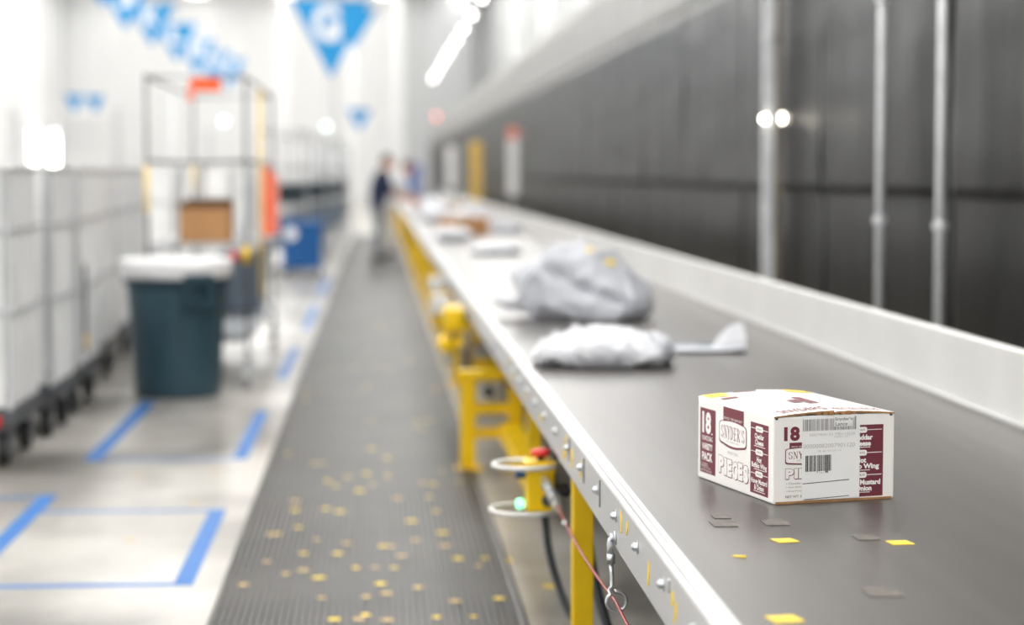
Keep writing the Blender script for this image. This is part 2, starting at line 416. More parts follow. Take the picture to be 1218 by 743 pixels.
# eye bolt holding the pull cord
eb = thing('eye_bolt_pivot','','x'); bpy.data.objects.remove(eb)
g = G(); EX, EY = .520, 4.285
g.lathe([(.015,-.001),(.015,-.004)], 18, (EX,EY,.655), 'x'); g.lathe([(.011,-.004),(.011,-.013)], 6, (EX,EY,.655), 'x')
g.tube([(EX-.002,EY,.655),(EX-.012,EY,.650),(EX-.013,EY,.640),(EX-.011,EY,.60)], .0075, 10)
g.tube([(EX-.011,EY,.62),(EX-.011,EY,.598)], .0095, 10)
pts = [(EX-.011,EY,.60),(EX-.008,EY,.57),(EX-.008,EY,.548),(EX-.016,EY-.002,.540)]
for i in range(1, 34):
    a = PI*.62 + i/33*2*PI*.97
    pts.append((EX+.002+.0215*math.cos(a), EY-.004+.008*i/33, .514+.0215*math.sin(a)))
g.tube(pts, .0048, 8)
g.build('eye_bolt', 'zinc', rail_at(EY), smooth=True, label='steel eye bolt holding the pull cord')
# far side guard wall
GS = [CY0, 4.0] + [4.0+3.66*i for i in range(1,14)] + [CY1]
for a, b in zip(GS[:-1], GS[1:]):
    g = G(); a2, b2 = a+.001, b-.001
    pr = [(1.776,BZ-.08),(1.776,BZ+.205),(1.779,BZ+.211),(1.810,BZ+.211),(1.812,BZ+.205),(1.812,BZ-.08)]
    n = len(pr)
    g.add([(x,a2,z) for x,z in pr]+[(x,b2,z) for x,z in pr], [(i,(i+1)%n,n+(i+1)%n,n+i) for i in range(n)]+[tuple(range(n-1,-1,-1)), tuple(range(n,2*n))])
    g.build('side_guard', 'guard', cv)
g = G(); g.box(1.764,1.777,CY0,CY1,BZ+.001,BZ+.012); g.build('guard_lip', 'alu', cv)
# legs and braces
def leg(x, y, s=.03, z1=.636):
    g = G(); g.box(x-s,x+s,y-s,y+s,.01,z1); g.box(x-.06,x+.06,y-.05,y+.05,0,.012); g.build('leg', 'yellow', cv, bevel=.003)
LY = [2.2, 5.30, 11.9] + [13.6+1.7*i for i in range(25)]
for y in LY:
    if y > CY1: break
    leg(.552, y, .028); leg(1.74, y, .028, .67)
    z = .28 if y < 12 else .3
    if y > 6:
        g = G(); g.box(.58,1.712,y-.02,y+.02,z,z+.06); g.build('cross_brace', 'yellow', cv)
for a, b in zip(LY[2:-1], LY[3:]):
    if b > CY1: break
    g = G(); g.box(.535,.575,a+.03,b-.03,.30,.36); g.build('side_brace', 'yellow', cv)
# drive support stand
sy = 9.7
for x in (.445, .68): 
    g = G(); g.box(x-.036,x+.036,sy-.036,sy+.036,.01,.62 if x > .5 else .44); g.box(x-.07,x+.07,sy-.06,sy+.06,0,.012); g.build('stand_leg', 'yellow', cv, bevel=.003)
for z in (.155,.275): 
    g = G(); g.box(.481,.645,sy-.025,sy+.025,z,z+.05); g.build('stand_rail', 'yellow', cv, bevel=.003)
g = G(); g.box(.40,.70,sy-.04,sy+.04,.44,.49); g.build('stand_rail', 'yellow', cv, bevel=.003)
g = G(); g.box(.60,.70,7.95,9.66,.155,.235); g.build('stand_beam', 'yellow', cv, bevel=.003)
g = G(); g.box(.61,.665,7.97,8.03,.235,.638); g.build('stand_leg', 'yellow', cv, bevel=.003)
g = G(); g.box(.49,.60,sy-.01,sy+.02,.335,.43); g.build('motor_plate', 'guard', cv, bevel=.002)
g = G(); g.lathe([(.0,-.03),(.03,-.03),(.03,0)], 20, (.545,sy-.01,.385), 'y'); g.build('motor_shaft', 'darksteel', cv)
g = G(); g.box(.455,.50,10.4,10.46,.2,.62); g.box(.43,.455,10.35,10.39,.25,.55); g.build('conduit', 'wood', cv)
# drive motor
mt = thing('drive_motor', 'yellow gear motor with two drums bolted under the side rail', 'motor', (.45,11.4,.38))
g = G(); g.box(.385,.50,11.3,11.6,.55,.685); g.build('gear_case', 'yellow', mt, bevel=.02)
for x in (.395, .482):
    g = G(); g.lathe([(.0,-.14),(.034,-.14),(.044,-.12),(.044,.12),(.034,.14),(0,.14)], 24, (x,11.42,.475), 'y')
    g.lathe([(.047,-.05),(.047,-.03)], 24, (x,11.42,.475), 'y'); g.lathe([(.047,.03),(.047,.05)], 24, (x,11.42,.475), 'y'); g.build('drum', 'yellow', mt, smooth=False)
g = G(); g.box(.43,.447,11.33,11.5,.42,.56); g.build('web_plate', 'darksteel', mt)
g = G(); g.box(.495,.525,11.35,11.55,.60,.66); g.build('mounting_lug', 'darksteel', mt)
g = G(); g.lathe([(0,-.02),(.03,-.02),(.03,.02),(0,.02)], 16, (.40,11.2,.40), 'y'); g.build('gland', 'zinc', mt)
for (x,y,z,s,lb) in ((.40,12.6,.62,.06,'pale grey junction box above the yellow gear motor'),(.42,14.2,.66,.05,'smaller pale junction box farther along the rail')):
    t = thing('junction_box', lb, 'box', (x,y,z)); g = G(); g.box(x-s,x+s,y-.05,y+.05,z-s,z+s); g.build('housing', 'guard', t, bevel=.008)
    g = G(); g.box(x-s*.8,x+s*.8,y-.06,y-.05,z-s*.8,z+s*.8); g.build('lid', 'guard', t, bevel=.003)
    g = G(); g.box(x+s-.005,.525,y-.02,y+.02,z-.02,z+.02); g.build('arm', 'zinc', t)

# ------------------------------------------------------------------ emergency stop unit
es = thing('emergency_stop', 'yellow pull cord emergency stop box with red button and wire rings', 'switch', (.49,6.0,.42))
g = G(); g.box(.452,.536,5.96,6.06,.425,.572); g.build('housing', 'yellow', es, bevel=.006)
g = G(); g.box(.446,.542,5.955,6.065,.545,.578); g.build('cap', 'yellow', es, bevel=.004)
g = G(); g.lathe([(.012,.576),(.012,.596)], 16, (.497,6.0,0)); g.build('button_neck', 'tyre', es)
g = G(); g.lathe([(.0,.592),(.026,.593),(.031,.60),(.030,.608),(.02,.613),(0,.614)], 24, (.497,6.0,0)); g.build('red_button', 'red', es, smooth=True, label='red mushroom button')
for z, cx, R, lb in ((.566,.450,.098,'upper wire guard ring'),(.428,.4515,.107,'lower wire guard ring')):
    g = G(); g.ring((cx,6.0,z), R, .0072, 'z', 48, 8); g.build('guard_ring', 'guard', es, smooth=True, label=lb)
g = G(); g.lathe([(.0,-.032),(.012,-.032),(.014,-.028),(.014,0)], 16, (.452,6.0,.537), 'x'); g.build('blue_button', 'bluebtn', es, label='small dark blue push button')
g = G(); g.lathe([(0,-.022),(.009,-.018),(.013,-.008),(.013,.004),(.009,.012)], 16, (.434,6.0,.448), 'z'); 
g.build('lamp', 'green_lamp', es, smooth=True, label='lit green lamp')
g = G(); g.box(.43,.456,5.99,6.01,.43,.436); g.build('lamp_arm', 'zinc', es)
g = G(); g.lathe([(0,-.022),(.017,-.020),(.017,0)], 18, (.513,5.962,.462), 'y'); g.build('plug', 'darksteel', es)
g = G(); g.box(.532,.548,5.99,6.05,.45,.66); g.box(.50,.548,5.99,6.05,.60,.606); g.build('bracket', 'darksteel', es)
g = G(); g.lathe([(.016,-.03),(.02,-.03),(.02,0),(.016,0)], 18, (.56,5.9,.505), 'y'); g.box(.54,.56,5.88,6.0,.50,.51); g.build('knob', 'tyre', es)
g = G(); pp = [(.505,5.955,.527),(.507,5.90,.515),(.514,5.84,.502),(.518,5.78,.492)]
g.tube(pp, .011, 10)
for k, p in enumerate(pp[1:]): g.lathe([(.008,-.016),(.0165,-.016),(.0165,.016),(.008,.016)], 8, p, 'y')
g.lathe([(.007,-.02),(.015,-.02),(.015,.02),(.007,.02)], 6, (.521,5.72,.482), 'y'); g.build('turnbuckle', 'zinc', es)
g = G(); pts = []
for i in range(28):
    t_ = i/27; y = 5.80 + (2.4-5.80)*t_; z = .490 + (.5135-.490)*min(1,(5.80-y)/(5.80-4.285)) - .02*math.sin(PI*min(1,(5.80-y)/1.515)) if y > 4.285 else .5135-.035*(4.285-y)
    pts.append((.5205+.004*(y < 4.28)*(4.28-y), y, z))
g.tube(pts, .0036, 8)
o = g.build('pull_cord', 'cord', None, smooth=True, label='thin red pull cord running along the rail through the eye bolt', cat='cord')
g = G(); g.lathe([(.004,-.012),(.010,-.010),(.010,.010),(.004,.012)], 8, (.5207,5.45,.4805), 'y'); g.build('ferrule', 'zinc', o, label='silver ferrule')
g = G(); pts = []
for p in [(.508,6.0,.425),(.512,6.0,.38),(.522,5.99,.30),(.545,5.97,.21),(.585,5.92,.11),(.65,5.86,.04),(.74,5.82,.018),(.95,5.8,.016),(1.3,5.9,.016)]: pts.append(p)
def smoothpts(P, n=8):
    out = []; P = [Vector(p) for p in P]
    for i in range(len(P)-1):
        a = P[max(i-1,0)]; b = P[i]; c = P[i+1]; d = P[min(i+2,len(P)-1)]
        for k in range(n):
            t = k/n
            out.append(.5*((2*b)+(-a+c)*t+(2*a-5*b+4*c-d)*t*t+(-a+3*b-3*c+d)*t**3))
    out.append(P[-1]); return out
g.tube(smoothpts(pts), .0115, 12); g.build('cable', 'cable', None, smooth=True, label='thick black cable drooping from the yellow stop box to the floor', cat='cable')
g = G(); g.tube(smoothpts([(.60,5.62,.66),(.595,5.6,.5),(.615,5.56,.3),(.68,5.5,.1),(.8,5.45,.017),(1.2,5.5,.017)]), .014, 12); g.build('cable', 'cable', None, smooth=True, label='second dark cable hanging behind the nearest yellow leg', cat='cable')

# ------------------------------------------------------------------ snack carton on the belt
bx = thing('snack_carton', 'white snack carton with maroon printing and a shipping label on the belt', 'box', (.8375,4.14,BZ+.0005))
W, D, Hh = .286, .410, .186
g = G(); g.box(0,W,0,D,0,Hh); g.build('carton_body', 'carton_white', bx, local=True, bevel=.004)
g = G(); g.box(.006,W-.006,-.0012,.02,-.0002,.0045); g.build('bottom_flap', 'kraft', bx, local=True, label='brown board edge of the bottom flap')
# top flaps: two long flaps meeting on the middle seam, bowed, front edge showing brown board
def flap(u0, u1, hinge_left):
    g = G(); V = []; n = 8; m = 12
    def zz(u, v):
        t = (u-u0)/(u1-u0); t = t if hinge_left else 1-t
        return Hh - .0022 + .0085*math.sin(t*PI*.5) + .002*math.sin(v*9+u0*30)*t
    for k in (0, -1):
        for i in range(n+1):
            for j in range(m+1):
                u = u0+(u1-u0)*i/n; v = -.001+(D+.001)*j/m
                V.append((u, v, zz(u, v) + .0035*(k+1)-.0035+.0035))
        if k == 0: cnt = len(V)
    V = V[:cnt] + [(x,y,z-.004) for x,y,z in V[:cnt]]
    s = m+1; F = []
    for i in range(n):
        for j in range(m):
            a = i*s+j; F += [(a,a+s,a+s+1,a+1),(cnt+a,cnt+a+1,cnt+a+s+1,cnt+a+s)]
    E_ = []; E_w = []
    for i in range(n):
        for j in (0,m): a = i*s+j; (E_ if j == 0 else E_w).append((a,a+s,cnt+a+s,cnt+a))
    for j in range(m):
        for i in (0,n): a = i*s+j; E_w.append((a,a+1,cnt+a+1,cnt+a))
    g.add(V, F+E_w); o = g.build('top_flap', 'carton_white', bx, local=True, smooth=True)
    g2 = G(); g2.add(V, E_); g2.build('board_edge', 'kraft', o, local=True, label='brown corrugated edge')
    return zz
zl = flap(.001, W*.5-.002, True); zr = flap(W*.5+.002, W-.001, False)
for u in (.004, W-.012):
    g = G(); g.box(u,u+.006,-.0006,.004,Hh-.006,Hh-.001); g.build('corner_slot', 'black_ink', bx, local=True)
g = G()
for k in range(7): 
    u = .10+.014*k; g.box(u,u+.010,-.0025-.0006*(k%3),.004,Hh+.0005+.001*(k%2),Hh+.0045+.0012*((k*3)%4))
g.build('torn_edge', 'kraft', bx, local=True)
# prints: frame P(face,u,v,depth) -> local coordinates ; u,v in 0..1 from the face's top left
def PL(u, v, d): return (-d, D*(1-u), Hh*(1-v))       # side face seen on the left
def PR(u, v, d): return (W*u, -d, Hh*(1-v))            # end face with the label
class Print:
    def __init__(s, fr): s.fr = fr; s.g = {}
    def G(s, m): return s.g.setdefault(m, G())
    def poly(s, m, pts, d=.0004):
        s.G(m).add([s.fr(u,v,d) for u,v in pts], [tuple(range(len(pts)))])
    def rect(s, m, u0, v0, u1, v1, d=.0004): s.poly(m, [(u0,v0),(u1,v0),(u1,v1),(u0,v1)], d)
    def text(s, m, t, u0, v0, u1, v1, bold=.0, d=.0008, slope=0, umax=None):
        V, F = text_geo(t, bold)
        P = [(u0+(u1-u0)*x, v1-(v1-v0)*y + slope*x*(u1-u0)) for x,y in V]
        if umax is not None:
            F = [f for f in F if max(P[i][0] for i in f) <= umax]
        s.G(m).add([s.fr(u,v,d) for u,v in P], F)
    def strokes(s, m, polys, u0, v0, u1, v1, d=.0008):
        for pl in polys: s.poly(m, [(u0+(u1-u0)*x, v1-(v1-v0)*y) for x,y in pl], d)
    def build(s, names, parent):
        for m, g in s.g.items(): g.build(names.get(m, 'printing'), m, parent, local=True)
def plaque(r, u0, v0, u1, v1, bow=.03, cr=.12):
    pts = []; w_, h_ = u1-u0, v1-v0
    for cx, cy, a0 in ((u1-cr*w_, v0+cr*h_*1.4, -90), (u1-cr*w_, v1-cr*h_*1.4, 0), (u0+cr*w_, v1-cr*h_*1.4, 90), (u0+cr*w_, v0+cr*h_*1.4, 180)):
        for k in range(7):
            a = math.radians(a0+15*k); pts.append((cx+cr*w_*math.cos(a), cy+cr*h_*1.4*math.sin(a)))
        if a0 == 0:
            for k in range(1,8): 
                t = k/8; pts.append((u1-cr*w_-(w_*(1-2*cr))*t, v1+bow*math.sin(PI*t)))
        if a0 == 180:
            for k in range(1,8):
                t = k/8; pts.append((u0+cr*w_+(w_*(1-2*cr))*t, v0-bow*.7*math.sin(PI*t)))
    return pts
def bar(x0,y0,x1,y1,w0): 
    dx, dy = x1-x0, y1-y0; L = math.hypot(dx,dy); nx, ny = -dy/L*w0, dx/L*w0
    return [(x0+nx,y0+ny),(x1+nx,y1+ny),(x1-nx,y1-ny),(x0-nx,y0-ny)]
def arc(cx,cy,rx,ry,a0,a1,thin,thick,n=10):
    out = []
    for k in range(n):
        A, B = [math.radians(a0+(a1-a0)*q/n) for q in (k,k+1)]
        wA = thin+(thick-thin)*abs(math.cos(A)); wB = thin+(thick-thin)*abs(math.cos(B))
        out.append([(cx+(rx-wA)*math.cos(A),cy+(ry-thin)*math.sin(A)),(cx+rx*math.cos(A),cy+ry*math.sin(A)),(cx+rx*math.cos(B),cy+ry*math.sin(B)),(cx+(rx-wB)*math.cos(B),cy+(ry-thin)*math.sin(B))])
    return out
S1 = arc(.48,.74,.40,.26,15,270,.05,.2)+arc(.52,.24,.40,.26,-165,90,.05,.2)+[bar(.86,.66,.86,.92,.03),bar(.12,.06,.12,.34,.03)]
SER = lambda x,y: bar(x-.2,y,x+.2,y,.022)
LET = {
 'S': S1,
 'N': [bar(.16,0,.16,1,.035),bar(.84,0,.84,1,.035),bar(.18,.98,.82,.02,.085),SER(.16,0),SER(.84,1),SER(.1,1)],
 'Y': [bar(.12,1,.5,.45,.085),bar(.88,1,.5,.45,.04),bar(.5,0,.5,.47,.09),SER(.5,0),SER(.14,1),SER(.86,1)],
 'D': [bar(.24,0,.24,1,.09)]+arc(.3,.5,.62,.5,-90,90,.05,.2)+[SER(.2,0),SER(.2,1)],
 'E': [bar(.24,0,.24,1,.09),bar(.2,.975,.85,.975,.025),bar(.2,.025,.88,.025,.025),bar(.24,.52,.66,.52,.025),bar(.85,.99,.85,.76,.03),bar(.88,.01,.88,.27,.03),bar(.66,.4,.66,.64,.03),SER(.14,0),SER(.14,1)],
 'R': [bar(.24,0,.24,1,.09)]+arc(.34,.745,.5,.255,-90,90,.05,.18)+[bar(.44,.5,.9,.02,.085),SER(.2,0),SER(.16,1),SER(.88,0)],
 "'": [bar(.4,1,.3,.76,.09)],
}
def serif_word(P, m, word, u0, v0, u1, v1, d=.0010, umax=None):
    wd = {"'": .42}; tot = sum(wd.get(c,1.0) for c in word); x = u0
    for c in word:
        cw = (u1-u0)*wd.get(c,1.0)/tot
        if umax is None or x+cw*.9 <= umax: P.strokes(m, LET[c], x+cw*.06, v0, x+cw*.94, v1, d)
        elif x+cw*.5 <= umax+.004:
            P.strokes(m, [[(min(px,.55),py) for px,py in pl] for pl in LET[c] if min(q[0] for q in pl) < .55], x+cw*.06, v0, x+cw*.94, v1, d)
        x += cw
p = Print(PL)
# left panel
p.rect('maroon', .036,.115,.252,.915)
p.text('white_ink', '18', .066,.155,.190,.425, .045); p.rect('white_ink', .196,.405,.212,.425, .0008)
for tx, v0, v1 in (('OUNCE BAG',.452,.512),('VARIETY',.545,.625),('PACK',.655,.765)): p.text('white_ink', tx, .066, v0, .212, v1, .035 if tx != 'OUNCE BAG' else .015)
for k, (a, b) in enumerate(((.045,.15),(.045,.15),(.045,.19))): p.text('white_ink', ('6 Cheddar','6 Buffalo','6 Honey Must.')[k], a, .79+.026*k, b, .81+.026*k, 0)
p.text('white_ink', 'NET WT 40.5 OZ', .045,.875,.20,.898, .01)
# badge
p.rect('maroon', .356,.03,.628,.30)
p.text('white_ink', 'SINCE 1909 BAKERY', .368,.148,.612,.176, .0, .0008)
p.poly('maroon', plaque(0,.302,.20,.668,.485,.03,.13), .0006)
p.poly('white_ink', plaque(0,.310,.208,.660,.462,.026,.13), .0008)
serif_word(p, 'maroon', "SNYDER'S", .328,.255,.646,.405)
p.text('pale_ink', 'OF HANOVER', .40,.425,.575,.452, 0, .0010)
p.text('pale_ink', 'PRETZEL', .42,.555,.56,.585, .01, .0006)
# PIECES outlined with a shadow, letters step up and down
x = .300
for c, wv, dv in (('P',.068,0),('I',.034,.012),('E',.062,.016),('C',.07,.022),('E',.062,.014),('S',.066,.022)):
    for m_, ox, oy, ex, d_ in (('maroon',.0062,.009,.0012,.0004),('maroon',0,0,.0028,.0005),('white_ink',0,0,.0,.0007)):
        p.text(m_, c, x+ox-ex, .635+dv+oy-ex*2, x+wv+ox+ex, .845+dv+oy+ex*2, .06, d_)
    x += wv+.006
# right panel
p.rect('maroon', .718,.118,.942,.945)
def items(p, u0, u1, vs_, texts, bold=.03):
    um = (u0+u1)/2
    for (v, lines) in zip(vs_, texts):
        p.rect('white_ink', u0, v+.030, u1, v+.038, .0008)
        p.poly('white_ink', plaque(0, um-.046, v, um+.046, v+.068, 0,.2), .0009)
        p.text('maroon', '6 PACKS', um-.03, v+.022, um+.03, v+.046, .0, .0012)
        for k, (tx, wd) in enumerate(lines):
            p.text('white_ink', tx, um-wd/2, v+.088+.070*k, um+wd/2, v+(.168 if 'g' in tx or 'y' in tx else .152)+.070*k, bold)
        p.rect('white_ink', um-.065, v+.232, um+.075, v+.240, .0008)
items(p, .724,.936,(.150,.420,.675),([('Cheddar',.115),('Cheese',.105)],[('Hot',.06),('Buffalo Wing',.19)],[('Honey Mustard',.20),('& Onion',.12)]))
p.build({'maroon':'maroon_print','white_ink':'white_lettering','pale_ink':'pale_lettering'}, bx)
# end face
p = Print(PR)
p.text('maroon', '18', .085,.115,.213,.280, .045)
p.rect('maroon', .130,.300,.235,.372)
p.text('white_ink', 'SINCE 1909', .145,.338,.24,.355, 0)
p.poly('maroon', plaque(0,.095,.365,.45,.548,.012,.09), .0005)
p.poly('white_ink', plaque(0,.102,.372,.443,.532,.012,.09), .0007)
serif_word(p, 'maroon', "SNYDER'S", .118,.405,.43,.485, .0009)
p.text('grey_ink', 'OF HANOVER', .19,.498,.35,.515, 0, .0009)
x = .100
for c, wv in (('P',.066),('I',.030),('E',.06)):
    for m_, ox, oy, ex, d_ in (('maroon',.0045,.008,.0012,.0004),('maroon',0,0,.0030,.0005),('white_ink',0,0,.0,.0007)):
        p.text(m_, c, x+ox-ex, .600+oy-ex*1.5, x+wv+ox+ex, .715+oy+ex*1.5, .06, d_)
    x += wv+.006
for k, tx in enumerate(('• Cheddar Cheese','• Hot Buffalo Wing','• Honey Mustard & Onion')): p.text('grey_ink', tx, .105, .757+.045*k, .33, .780+.045*k, .0)
p.text('grey_ink', 'NET WT 40.5 OZ', .100,.905,.32,.935, .01)
p.rect('maroon', .54,.128,.905,.962)
items(p, .55,.893,(.152,.418,.676),([('Cheddar',.19),('Cheese',.16)],[('Hot',.085),('Buffalo Wing',.30)],[('Honey Mustard',.325),('& Onion',.18)]), .045)
p.build({'maroon':'maroon_print','white_ink':'white_lettering','grey_ink':'small_lettering'}, bx)
# shipping label (a sheet stuck over the print)
g = G(); g.box(W*.230,W*.706,-.0024,-.0014,Hh*(1-.968),Hh*1.002); lab = g.build('shipping_label', 'label_paper', bx, local=True)
p = Print(PR); DZ = .0029
rr = random.Random(3)
def barcode(p, u0, v0, u1, v1, m, seed, tail=0):
    r_ = random.Random(seed); u = u0
    while u < u1:
        wd = r_.choice((.0035,.0035,.006,.009)); p.rect(m, u, v0, min(u+wd,u1), v1+(tail if r_.random() < .15 else 0), DZ); u += wd + r_.choice((.0028,.0035,.006))
barcode(p, .234,.038,.672,.172,'grey_ink',5)
p.rect('label_paper', .49,.018,.645,.132, DZ+.0003)
p.rect('grey_ink', .660,.02,.672,.172, DZ+.0002)
p.text('grey_ink', "Snyder's", .495,.026,.640,.074, .02, DZ+.0006); p.text('grey_ink', 'Lance', .500,.080,.60,.125, .02, DZ+.0006); p.text('pale_ink', 'LLC', .61,.095,.64,.122, 0, DZ+.0006)
p.text('pale_ink', '0007904123 790112235', .29,.205,.665,.235, 0, DZ); p.text('pale_ink', 'SHIPMENT NO 7', .49,.244,.62,.260, 0, DZ)
p.text('pale_ink', '00000082007901120', .238,.325,.665,.372, .0, DZ)
p.text('pale_ink', 'PK 06 TO DC 14', .36,.398,.55,.418, 0, DZ)
barcode(p, .258,.455,.470,.640,'black_ink',11,.02)
p.text('pale_ink', '7901120', .37,.652,.45,.668, 0, DZ)
for v0, v1 in ((.778,.752),(1.0-.012,.967)):
    p.poly('black_ink', [(.236,v0-.004),(.620,v1-.004),(.620,v1+.004),(.236,v0+.004)] if v0 < .9 else [(.245,.957),(.62,.936),(.62,.944),(.245,.965)], DZ)
p.build({'grey_ink':'barcode','black_ink':'barcode','pale_ink':'pale_lettering','label_paper':'white_patch'}, lab)
# prints on the top flaps
def PT(u, v, d):
    x_, y_ = W*u, D*(1-v); z_ = zl(x_, y_) if u < .5 else zr(x_, y_)
    return (x_, y_, z_+.0048+d)
p = Print(PT)
def trect(m, u0, v0, u1, v1, d=.0004, n=6):
    p = Print(PT)
    for i in range(n):
        for j in range(n):
            p.rect(m, u0+(u1-u0)*i/n, v0+(v1-v0)*j/n, u0+(u1-u0)*(i+1)/n, v0+(v1-v0)*(j+1)/n, d)
    p.build({'maroon':'maroon_print','sticker':'yellow_print'}, bx)
for t_, a, b, v0, v1 in (("SNYDER'S",.10,.48,.855,.955),('PRETZEL PIECES',.54,.93,.865,.950)):
    p.text('maroon', t_, a, v0, b, v1, .02, .0004)
trect('maroon', .08,.965,.47,.972, .0004); trect('maroon', .55,.965,.93,.972, .0004)
trect('sticker', .02,.01,.20,.14); trect('sticker', .72,.01,.93,.13)
trect('maroon', .06,.20,.20,.26); trect('maroon', .28,.02,.45,.05); trect('maroon', .53,.40,.62,.66); trect('maroon', .40,.55,.48,.66)
trect('maroon', .55,.02,.66,.04)
p.build({'maroon':'maroon_lettering'}, bx)
bx.rotation_euler = (0,0,math.radians(13.6))

# ------------------------------------------------------------------ stickers and residue on the belt
def scrap_flat(name, x, y, z, s, rz, m, label, group=None, cat='paper scrap', pts=None, curl=0):
    g = G(); pts = pts or [(-s,-s*.9),(s,-s),(s*.95,s*.9),(-s*1.02,s)]
    n = len(pts); c, q = math.cos(rz), math.sin(rz)
    V = [(px*c-py*q, px*q+py*c, .0012+curl*max(0,px)) for px,py in pts]
    V += [(a,b,0.0002) for a,b,_ in V]
    g.add(V, [tuple(range(n)), tuple(range(2*n-1,n-1,-1))]+[(i,n+i,n+(i+1)%n,(i+1)%n) for i in range(n)])
    return g.build(name, m, None, loc=(x,y,z), label=label, cat=cat, group=group)
zb = BZ+.0003
scrap_flat('paper_label', .778,3.727,zb,.021,.25,'sticker','small yellow label lying left before the carton on the belt')
scrap_flat('paper_label', .992,3.690,zb,.021,.15,'sticker','small yellow label with worn face lying right before the carton')
scrap_flat('paper_label', .640,3.062,zb,.024,.2,'sticker','yellow label lying nearest on the belt beside the rail')
scrap_flat('paper_scrap', .660,3.576,zb,.013,-.6,'sticker','tiny curled yellow and white paper scrap by the rail', pts=[(-.012,-.004),(.004,-.006),(.016,-.002),(.004,.007),(-.010,.006)], curl=.2)
R5 = [(-.03,-.012),(.02,-.016),(.032,0),(.022,.014),(-.02,.010)]
for (x,y,s,lb) in ((.796,3.925,.85,'grey torn paper residue left before the carton'),(.938,3.751,.75,'thin grey paper residue streak between the yellow labels'),(.841,3.254,1.0,'large grey paper residue patch low on the belt'),(.690,3.917,.85,'grey brown paper residue left of the carton corner'),(.70,4.0,.6,'small faint paper residue behind the left residue patch')):
    scrap_flat('paper_residue', x,y,zb,.02,.2,'residue',lb,cat='residue', pts=[(a*s*1.1,b*s*3.0) for a,b in R5])

# ------------------------------------------------------------------ bags and boxes on the belt
def loft(sections, n=44, m=70, amp=.02, freq=5, seed=1, ridge=.6, fold=False):
    """closed soft bag along local x; section = (x, y centre, half width, top, bottom, skew)"""
    K = len(sections)
    def cr(i, t):
        a = sections[max(i-1,0)]; b = sections[i]; c = sections[min(i+1,K-1)]; d = sections[min(i+2,K-1)]
        return [.5*((2*q)+(-p_+r)*t+(2*p_-5*q+4*r-s)*t*t+(-p_+3*q-3*r+s)*t**3) for p_,q,r,s in zip(a,b,c,d)]
    V = []; F = []
    for i in range(m+1):
        f = i/m*(K-1); k = min(int(f),K-2); x, yc, hw, tp, bt, sk = cr(k, f-k)
        for j in range(n):
            a = j*2*PI/n; ca, sa = math.cos(a), math.sin(a)
            ey = abs(ca)**.8*(1 if ca > 0 else -1); ez = abs(sa)**.8*(1 if sa > 0 else -1)
            y = yc + hw*ey; z = (tp+bt)/2 + max(.004,(tp-bt)/2)*ez + sk*ey
            P = Vector((x, y, z)); q = Vector((x*freq+seed*3.7, y*freq, z*freq))
            rd = 1-abs(noise.noise(q))*2; rd2 = 1-abs(noise.noise(q*2.3+Vector((5,1,2))))*2
            am = amp*min(1, (tp-bt)/.06)
            d = am*(ridge*(rd**3 if rd > 0 else 0)-.35*ridge + (1-ridge)*noise.noise(q*.7)) + am*.45*(rd2**3 if rd2 > 0 else 0)
            if fold:                 # long diagonal crease and an upper lap over it
                q_ = z - (.235 - .42*(x+.02)); d += -.035*math.exp(-(q_/.022)**2)*(1 if sa > -.2 and -.05 < x < .33 and ca < .5 else 0) + (.012 if q_ > 0 and ca < .4 else 0)
            nn = Vector((0, ca, sa*1.3)); P += nn*d
            P.x += am*.8*noise.noise(q*1.3+Vector((9,9,9)))
            P.z = max(P.z, .001+.0005*(j%3))
            V.append(P)
    for i in range(m):
        for j in range(n): F.append((i*n+j, i*n+(j+1)%n, (i+1)*n+(j+1)%n, (i+1)*n+j))
    F.append(tuple(range(n-1,-1,-1))); F.append(tuple(m*n+j for j in range(n)))
    return G().add(V, F)
def bag(name, label, loc, rz, sections, mt_, cat='bag', **k):
    t = thing(name, label, cat, loc, rz=0)
    loft(sections, **k).build("bag_body", mt_, t, smooth=True, local=True)
    t.rotation_euler.z = rz
    return t
# big crumpled grey mailer
BIGX, BIGY, BIGR = .975, 9.62, -.62
t = bag('poly_mailer', 'big crumpled grey poly mailer standing high on the belt', (BIGX,BIGY,BZ+.001), BIGR,
    [(-.40,.05,.04,.215,.17,0),(-.36,.05,.10,.24,.14,0),(-.27,.03,.15,.255,.06,0),(-.17,0,.18,.275,.01,.01),(-.07,0,.20,.315,.0,.02),(.03,.0,.21,.315,.0,.03),(.13,0,.205,.275,.0,.03),(.23,0,.19,.225,.0,.03),(.31,.01,.16,.16,.01,.02),(.36,.02,.10,.11,.03,0)],
    'bag_grey', amp=.045, freq=3.1, seed=3.4, n=72, m=130, ridge=.8, fold=True)
bb = [o for o in t.children][0]
def top_z(o, x, y): return max(v.co.z for v in o.data.vertices if abs(v.co.x-x) < .02 and abs(v.co.y-y) < .03)
for (x, y, l) in ((.10,-.02,.035),(.19,-.01,.02)):
    z = top_z(bb, x, y)
    g = G(); g.box(-l,l,-.022,.022,-.012,.003); o = g.build('yellow_label', 'sticker', t, local=True); o.rotation_euler = (0,.35,0); o.location = (x,y,z)
g = loft([(-.415,-.10,.012,.085,.065,0),(-.385,-.09,.03,.10,.05,0),(-.33,-.07,.045,.10,.03,0),(-.25,-.05,.05,.09,.02,0)], n=18, m=14, amp=.015, freq=8, seed=5); g.build('torn_flap', 'bag_white', t, smooth=True, local=True)
